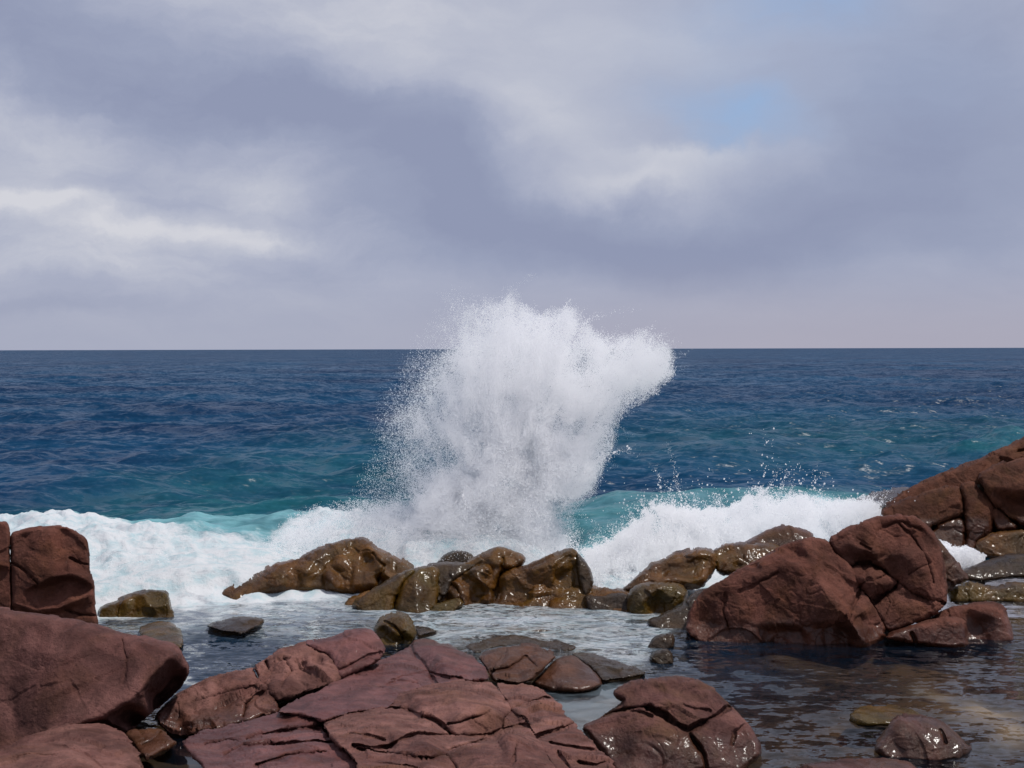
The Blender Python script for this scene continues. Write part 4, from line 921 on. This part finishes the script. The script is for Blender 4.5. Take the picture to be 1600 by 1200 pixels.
for (qx, qy, wx, wy, am) in ((1540, 1118, .45, .5, .8), (1575, 1150, .35, .4, .8), (1460, 1095, .3, .3, .45), (905, 1097, .22, .35, .95), (935, 1092, .15, .2, .7), (1330, 1095, .5, .5, .0)):
    p = at(qx, qy, -.30)
    sand = np.maximum(sand, am * np.exp(-((B[:, 0] - p[0]) / wx) ** 2 - ((B[:, 1] - p[1]) / wy) ** 2))
add_attr(bed, 'sand', sand * sstep(fbm(B * 2.2, 3, 111) + .3 + .5 * sand, .1, .6))


# ------------------------------------------------------------------ spray: clouds of real droplets
dm_ = bpy.data.materials.new('spray_droplet'); dm_.use_nodes = True
N = NT(dm_.node_tree); N.n.remove(N.n['Principled BSDF'])
d1_ = N.new('ShaderNodeBsdfDiffuse', ins={'Color': (0.95, 0.953, 0.962, 1)})
d2_ = N.new('ShaderNodeBsdfTranslucent', ins={'Color': (0.95, 0.953, 0.962, 1)})
N.l.new(N.new('ShaderNodeMixShader', ins={0: 0.55, 1: d1_, 2: d2_}).outputs[0], N.n['Material Output'].inputs[0])

ng = bpy.data.node_groups.new('droplets', 'GeometryNodeTree')
ng.interface.new_socket('Geometry', in_out='INPUT', socket_type='NodeSocketGeometry')
ng.interface.new_socket('Geometry', in_out='OUTPUT', socket_type='NodeSocketGeometry')
gi = ng.nodes.new('NodeGroupInput'); go_ = ng.nodes.new('NodeGroupOutput')
m2p = ng.nodes.new('GeometryNodeMeshToPoints'); na = ng.nodes.new('GeometryNodeInputNamedAttribute'); na.data_type = 'FLOAT'
na.inputs['Name'].default_value = 'size'
sm = ng.nodes.new('GeometryNodeSetMaterial'); sm.inputs['Material'].default_value = dm_
ng.links.new(gi.outputs[0], m2p.inputs['Mesh']); ng.links.new(na.outputs['Attribute'], m2p.inputs['Radius'])
ng.links.new(m2p.outputs[0], sm.inputs['Geometry']); ng.links.new(sm.outputs[0], go_.inputs[0])


def droplets(name, P, rad, label):
    me = bpy.data.meshes.new(name)
    c = P.mean(0); c[2] = 0
    me.vertices.add(len(P)); me.vertices.foreach_set('co', (P - c).astype(np.float32).ravel())
    me.attributes.new('size', 'FLOAT', 'POINT').data.foreach_set('value', rad.astype(np.float32))
    me.materials.append(dm_)
    o = bpy.data.objects.new(name, me); COL.objects.link(o); o.location = Vector(c)
    o.modifiers.new('droplets', 'NODES').node_group = ng
    return tag(o, label, kind='stuff')


def cloud_points(n, box, dens, depth, thick, r0, r1, seed, clump=0.9, cs=1.4):
    """n droplets in a puff: dens(px, py) is its shape seen from the shore, depth(px, py) its distance, thick its half depth"""
    g = np.random.default_rng(seed); out = []; got = 0
    q = 1.5
    xs, ys = np.meshgrid(np.arange(box[0], box[2], q), np.arange(box[1], box[3], q)); xs = xs.ravel(); ys = ys.ravel()
    D = dens(xs, ys); cdf = np.cumsum(D); cdf /= cdf[-1]
    while got < n:
        c = np.searchsorted(cdf, g.random(int(n * 1.3)))
        x = xs[c] + g.uniform(0, q, len(c)); y = ys[c] + g.uniform(0, q, len(c))
        Y = depth(x, y) + g.normal(0, 1, len(x)) * thick
        P = CAM + rays(x, y) * Y[:, None]
        c3 = fbm(P * np.array([cs, cs * .6, cs]), 3, seed + 1, .6)
        k = g.random(len(P)) < np.clip(0.55 + clump * 1.6 * c3, 0.03, 1)
        k &= P[:, 2] > 0.02
        out.append(P[k]); got += k.sum()
    P = np.vstack(out)[:n]
    rad = r0 + g.exponential(r1, n)
    return P, np.minimum(rad, 0.04)


def nz(x, y, s, seed, oct_=3): return fbm(np.column_stack([x / s, y / s, np.full(len(x), seed * .37)]), oct_, seed)


SP = [(560, 850), (575, 815), (622, 790), (655, 755), (650, 735), (640, 708), (634, 660), (648, 630), (672, 598), (686, 572), (706, 536), (722, 512), (742, 490), (770, 478), (800, 474), (816, 482), (845, 494), (866, 490), (890, 486), (908, 502), (930, 520), (955, 527), (985, 524), (1008, 516), (1032, 530), (1045, 552), (1041, 590), (1020, 612), (992, 626), (972, 640), (958, 668), (944, 712), (930, 745), (915, 764), (890, 776), (872, 800), (880, 840), (905, 880), (890, 905), (700, 905), (600, 880)]
CORE = [(620, 870), (660, 800), (720, 740), (700, 690), (720, 640), (690, 590), (740, 540), (800, 520), (880, 530), (960, 560), (1010, 545), (1030, 580), (960, 610), (930, 680), (915, 750), (880, 770), (860, 810), (880, 880), (760, 900)]


def splash(x, y):
    wx = x + 16 * nz(x, y, 48, 201) + 7 * nz(x, y, 15, 202, 2); wy = y + 16 * nz(x, y, 48, 203) + 7 * nz(x, y, 15, 204, 2)
    d = seg_dist(wx, wy, SP, True); d = np.where(inside(wx, wy, SP), d, -d)
    soft = np.interp(x, [600, 700, 860, 960], [26, 20, 12, 9])
    e = sstep(d, -soft, soft * 1.3)
    core = soft_poly(wx, wy, CORE, 34)
    # threads flung out from the foot of the splash
    ang = np.arctan2(x - 770, 905 - y); rr_ = np.hypot(x - 770, y - 905)
    thr = fbm(np.column_stack([ang * 17, rr_ / 95, np.zeros(len(x))]), 4, 205)
    bil = nz(x, y, 46, 206, 5)
    den = e * (0.30 + 0.55 * core) * (1 + 1.2 * thr + 0.9 * bil)
    hole = np.exp(-((x - 705) / 34) ** 2 - ((y - 600) / 40) ** 2) * .5 + np.exp(-((x - 905) / 30) ** 2 - ((y - 572) / 20) ** 2) * .5 + np.exp(-((x - 690) / 45) ** 2 - ((y - 712) / 40) ** 2) * .55
    den *= 1 - np.clip(hole, 0, .75)
    den += 0.75 * soft_poly(wx, wy, [(600, 860), (650, 800), (720, 740), (800, 690), (900, 690), (915, 755), (870, 790), (880, 850), (900, 900), (640, 905)], 30)
    # wisps above
    wis = np.exp(-((x - 798 - (470 - y) * .05) / 7) ** 2) * sstep(y, 438, 485) * (y < 520) + .8 * np.exp(-((x - 738 + (y - 470) * .2) / 9) ** 2) * sstep(y, 455, 500) * (y < 530) + .7 * np.exp(-((x - 888) / 8) ** 2) * sstep(y, 474, 500) * (y < 530)
    den += 0.28 * wis * (1 + thr)
    # fine mist round the left side
    den += 0.07 * soft_poly(wx, wy, [(560, 830), (605, 720), (618, 640), (655, 570), (720, 480), (720, 760), (640, 860)], 40)
    return np.clip(den, 0, 1)


def ropes(P0, n, foot, up, length, r_, seed):
    """threads of water drawn out along their flight"""
    g = np.random.default_rng(seed); out = []; rad = []
    for q in P0[g.choice(len(P0), n, replace=False)]:
        d = q - foot; d[1] *= .6; d = d / (np.linalg.norm(d) + 1e-6) + g.normal(0, .28, 3) + np.array([0, 0, up]); d /= np.linalg.norm(d)
        L = length * (0.35 + g.exponential(.6)); m = int(14 + 70 * L)
        s_ = np.sort(g.random(m)) ** .8
        side = g.normal(0, .012 + .035 * s_[:, None], (m, 3))
        out.append(q + d * (L * s_)[:, None] + side - np.array([0, 0, .35]) * (L * s_ ** 2)[:, None])
        rad.append(r_ * (.45 + g.exponential(.5, m)) * (1.15 - .7 * s_))
    return np.vstack(out), np.minimum(np.concatenate(rad), .022)


P, rd = cloud_points(1600000, (520, 430, 1075, 915), splash, lambda x, y: 23.6 + 0.004 * (900 - y), 0.8, .0026, .0012, 301, 1.3, 1.8)
top = P[(P[:, 2] > 3.2) | (P[:, 0] > 1.2)]
P3_, rd3 = ropes(top, 500, at(700, 905, 0.3), .05, .55, .0050, 313)
P2, rd2 = ropes(P, 900, at(740, 905, 0.3), .15, .34, .0058, 311)
P = np.vstack([P, P2, P3_]); rd = np.concatenate([rd, rd2, rd3])
droplets('wave_splash', P, rd, 'tall white splash thrown up by the wave breaking behind the brown boulders')


def puff(poly, soft, s1=30, a1=12, seed=210, base=.9, thr=.9):
    def f(x, y):
        wx = x + a1 * nz(x, y, s1, seed) + .4 * a1 * nz(x, y, s1 / 3, seed + 1, 2); wy = y + a1 * nz(x, y, s1, seed + 2) + .4 * a1 * nz(x, y, s1 / 3, seed + 3, 2)
        return np.clip(base * soft_poly(wx, wy, poly, soft) * (1 + thr * nz(x, y * .7, 22, seed + 4, 4)), 0, 1)
    return f


P, rd = cloud_points(420000, (860, 740, 1440, 950), puff([(880, 900), (910, 862), (960, 838), (1000, 812), (1022, 790), (1060, 800), (1110, 806), (1150, 790), (1185, 766), (1215, 780), (1260, 778), (1300, 790), (1370, 784), (1385, 806), (1350, 822), (1290, 845), (1260, 850), (1190, 860), (1120, 880), (1040, 890), (1000, 930), (940, 950), (920, 930)], 8, s1=34, a1=22, seed=220, thr=1.6),
                     lambda x, y: np.interp(x, [880, 1000, 1200, 1400], [22.4, 23.2, 25.5, 27.0]) + .006 * (870 - y), 0.5, .0028, .0015, 302, 1.5, 2.4)
big = []
g = np.random.default_rng(77)
for (cx, cy, sx_, sy_, n) in ((1235, 738, 22, 11, 60), (1275, 748, 9, 7, 26), (1195, 705, 10, 22, 30), (1150, 782, 60, 16, 260), (1060, 784, 50, 14, 130), (1240, 768, 50, 9, 150), (1030, 790, 40, 12, 120), (1340, 778, 40, 6, 50), (1130, 745, 60, 22, 20)):
    x = g.normal(cx, sx_, n); y = g.normal(cy, sy_, n)
    big.append(CAM + rays(x, y) * (25 + g.normal(0, .6, n))[:, None])
big = np.vstack(big)
P2, rd2 = ropes(P, 900, at(1120, 960, -.5), .55, .40, .0060, 312)
P = np.vstack([P, P2]); rd = np.concatenate([rd, rd2])
P = np.vstack([P, big]); rd = np.concatenate([rd, np.minimum(.004 + g.exponential(.004, len(big)), .018)])
droplets('surf_spray', P, rd, 'white burst of spray leaping from the surf in front of the right boulders')

P, rd = cloud_points(140000, (-150, 780, 700, 950), puff([(-150, 880), (100, 870), (250, 880), (330, 900), (400, 880), (440, 840), (470, 812), (520, 800), (580, 792), (640, 800), (690, 880), (640, 880), (560, 850), (480, 868), (400, 898), (330, 935), (150, 948), (-150, 935)], 22, seed=230, base=.7),
                     lambda x, y: np.interp(x, [-150, 300, 420, 600], [22.5, 22.0, 22.6, 23.8]) + .01 * (900 - y), 0.5, .0028, .0014, 303)
droplets('surf_spray', P, rd, 'soft white spray over the broken wave left of the tall splash')

P, rd = cloud_points(30000, (1440, 820, 1560, 900), puff([(1464, 846), (1490, 855), (1512, 858), (1530, 872), (1536, 884), (1500, 888), (1480, 886)], 7, seed=240), lambda x, y: 23.2 + 0 * x, 0.3, .0035, .0028, 304)
droplets('surf_spray', P, rd, 'small white surge of foam caught between the great boulder and the cliff')

print('rock triangles', NTRI[0])
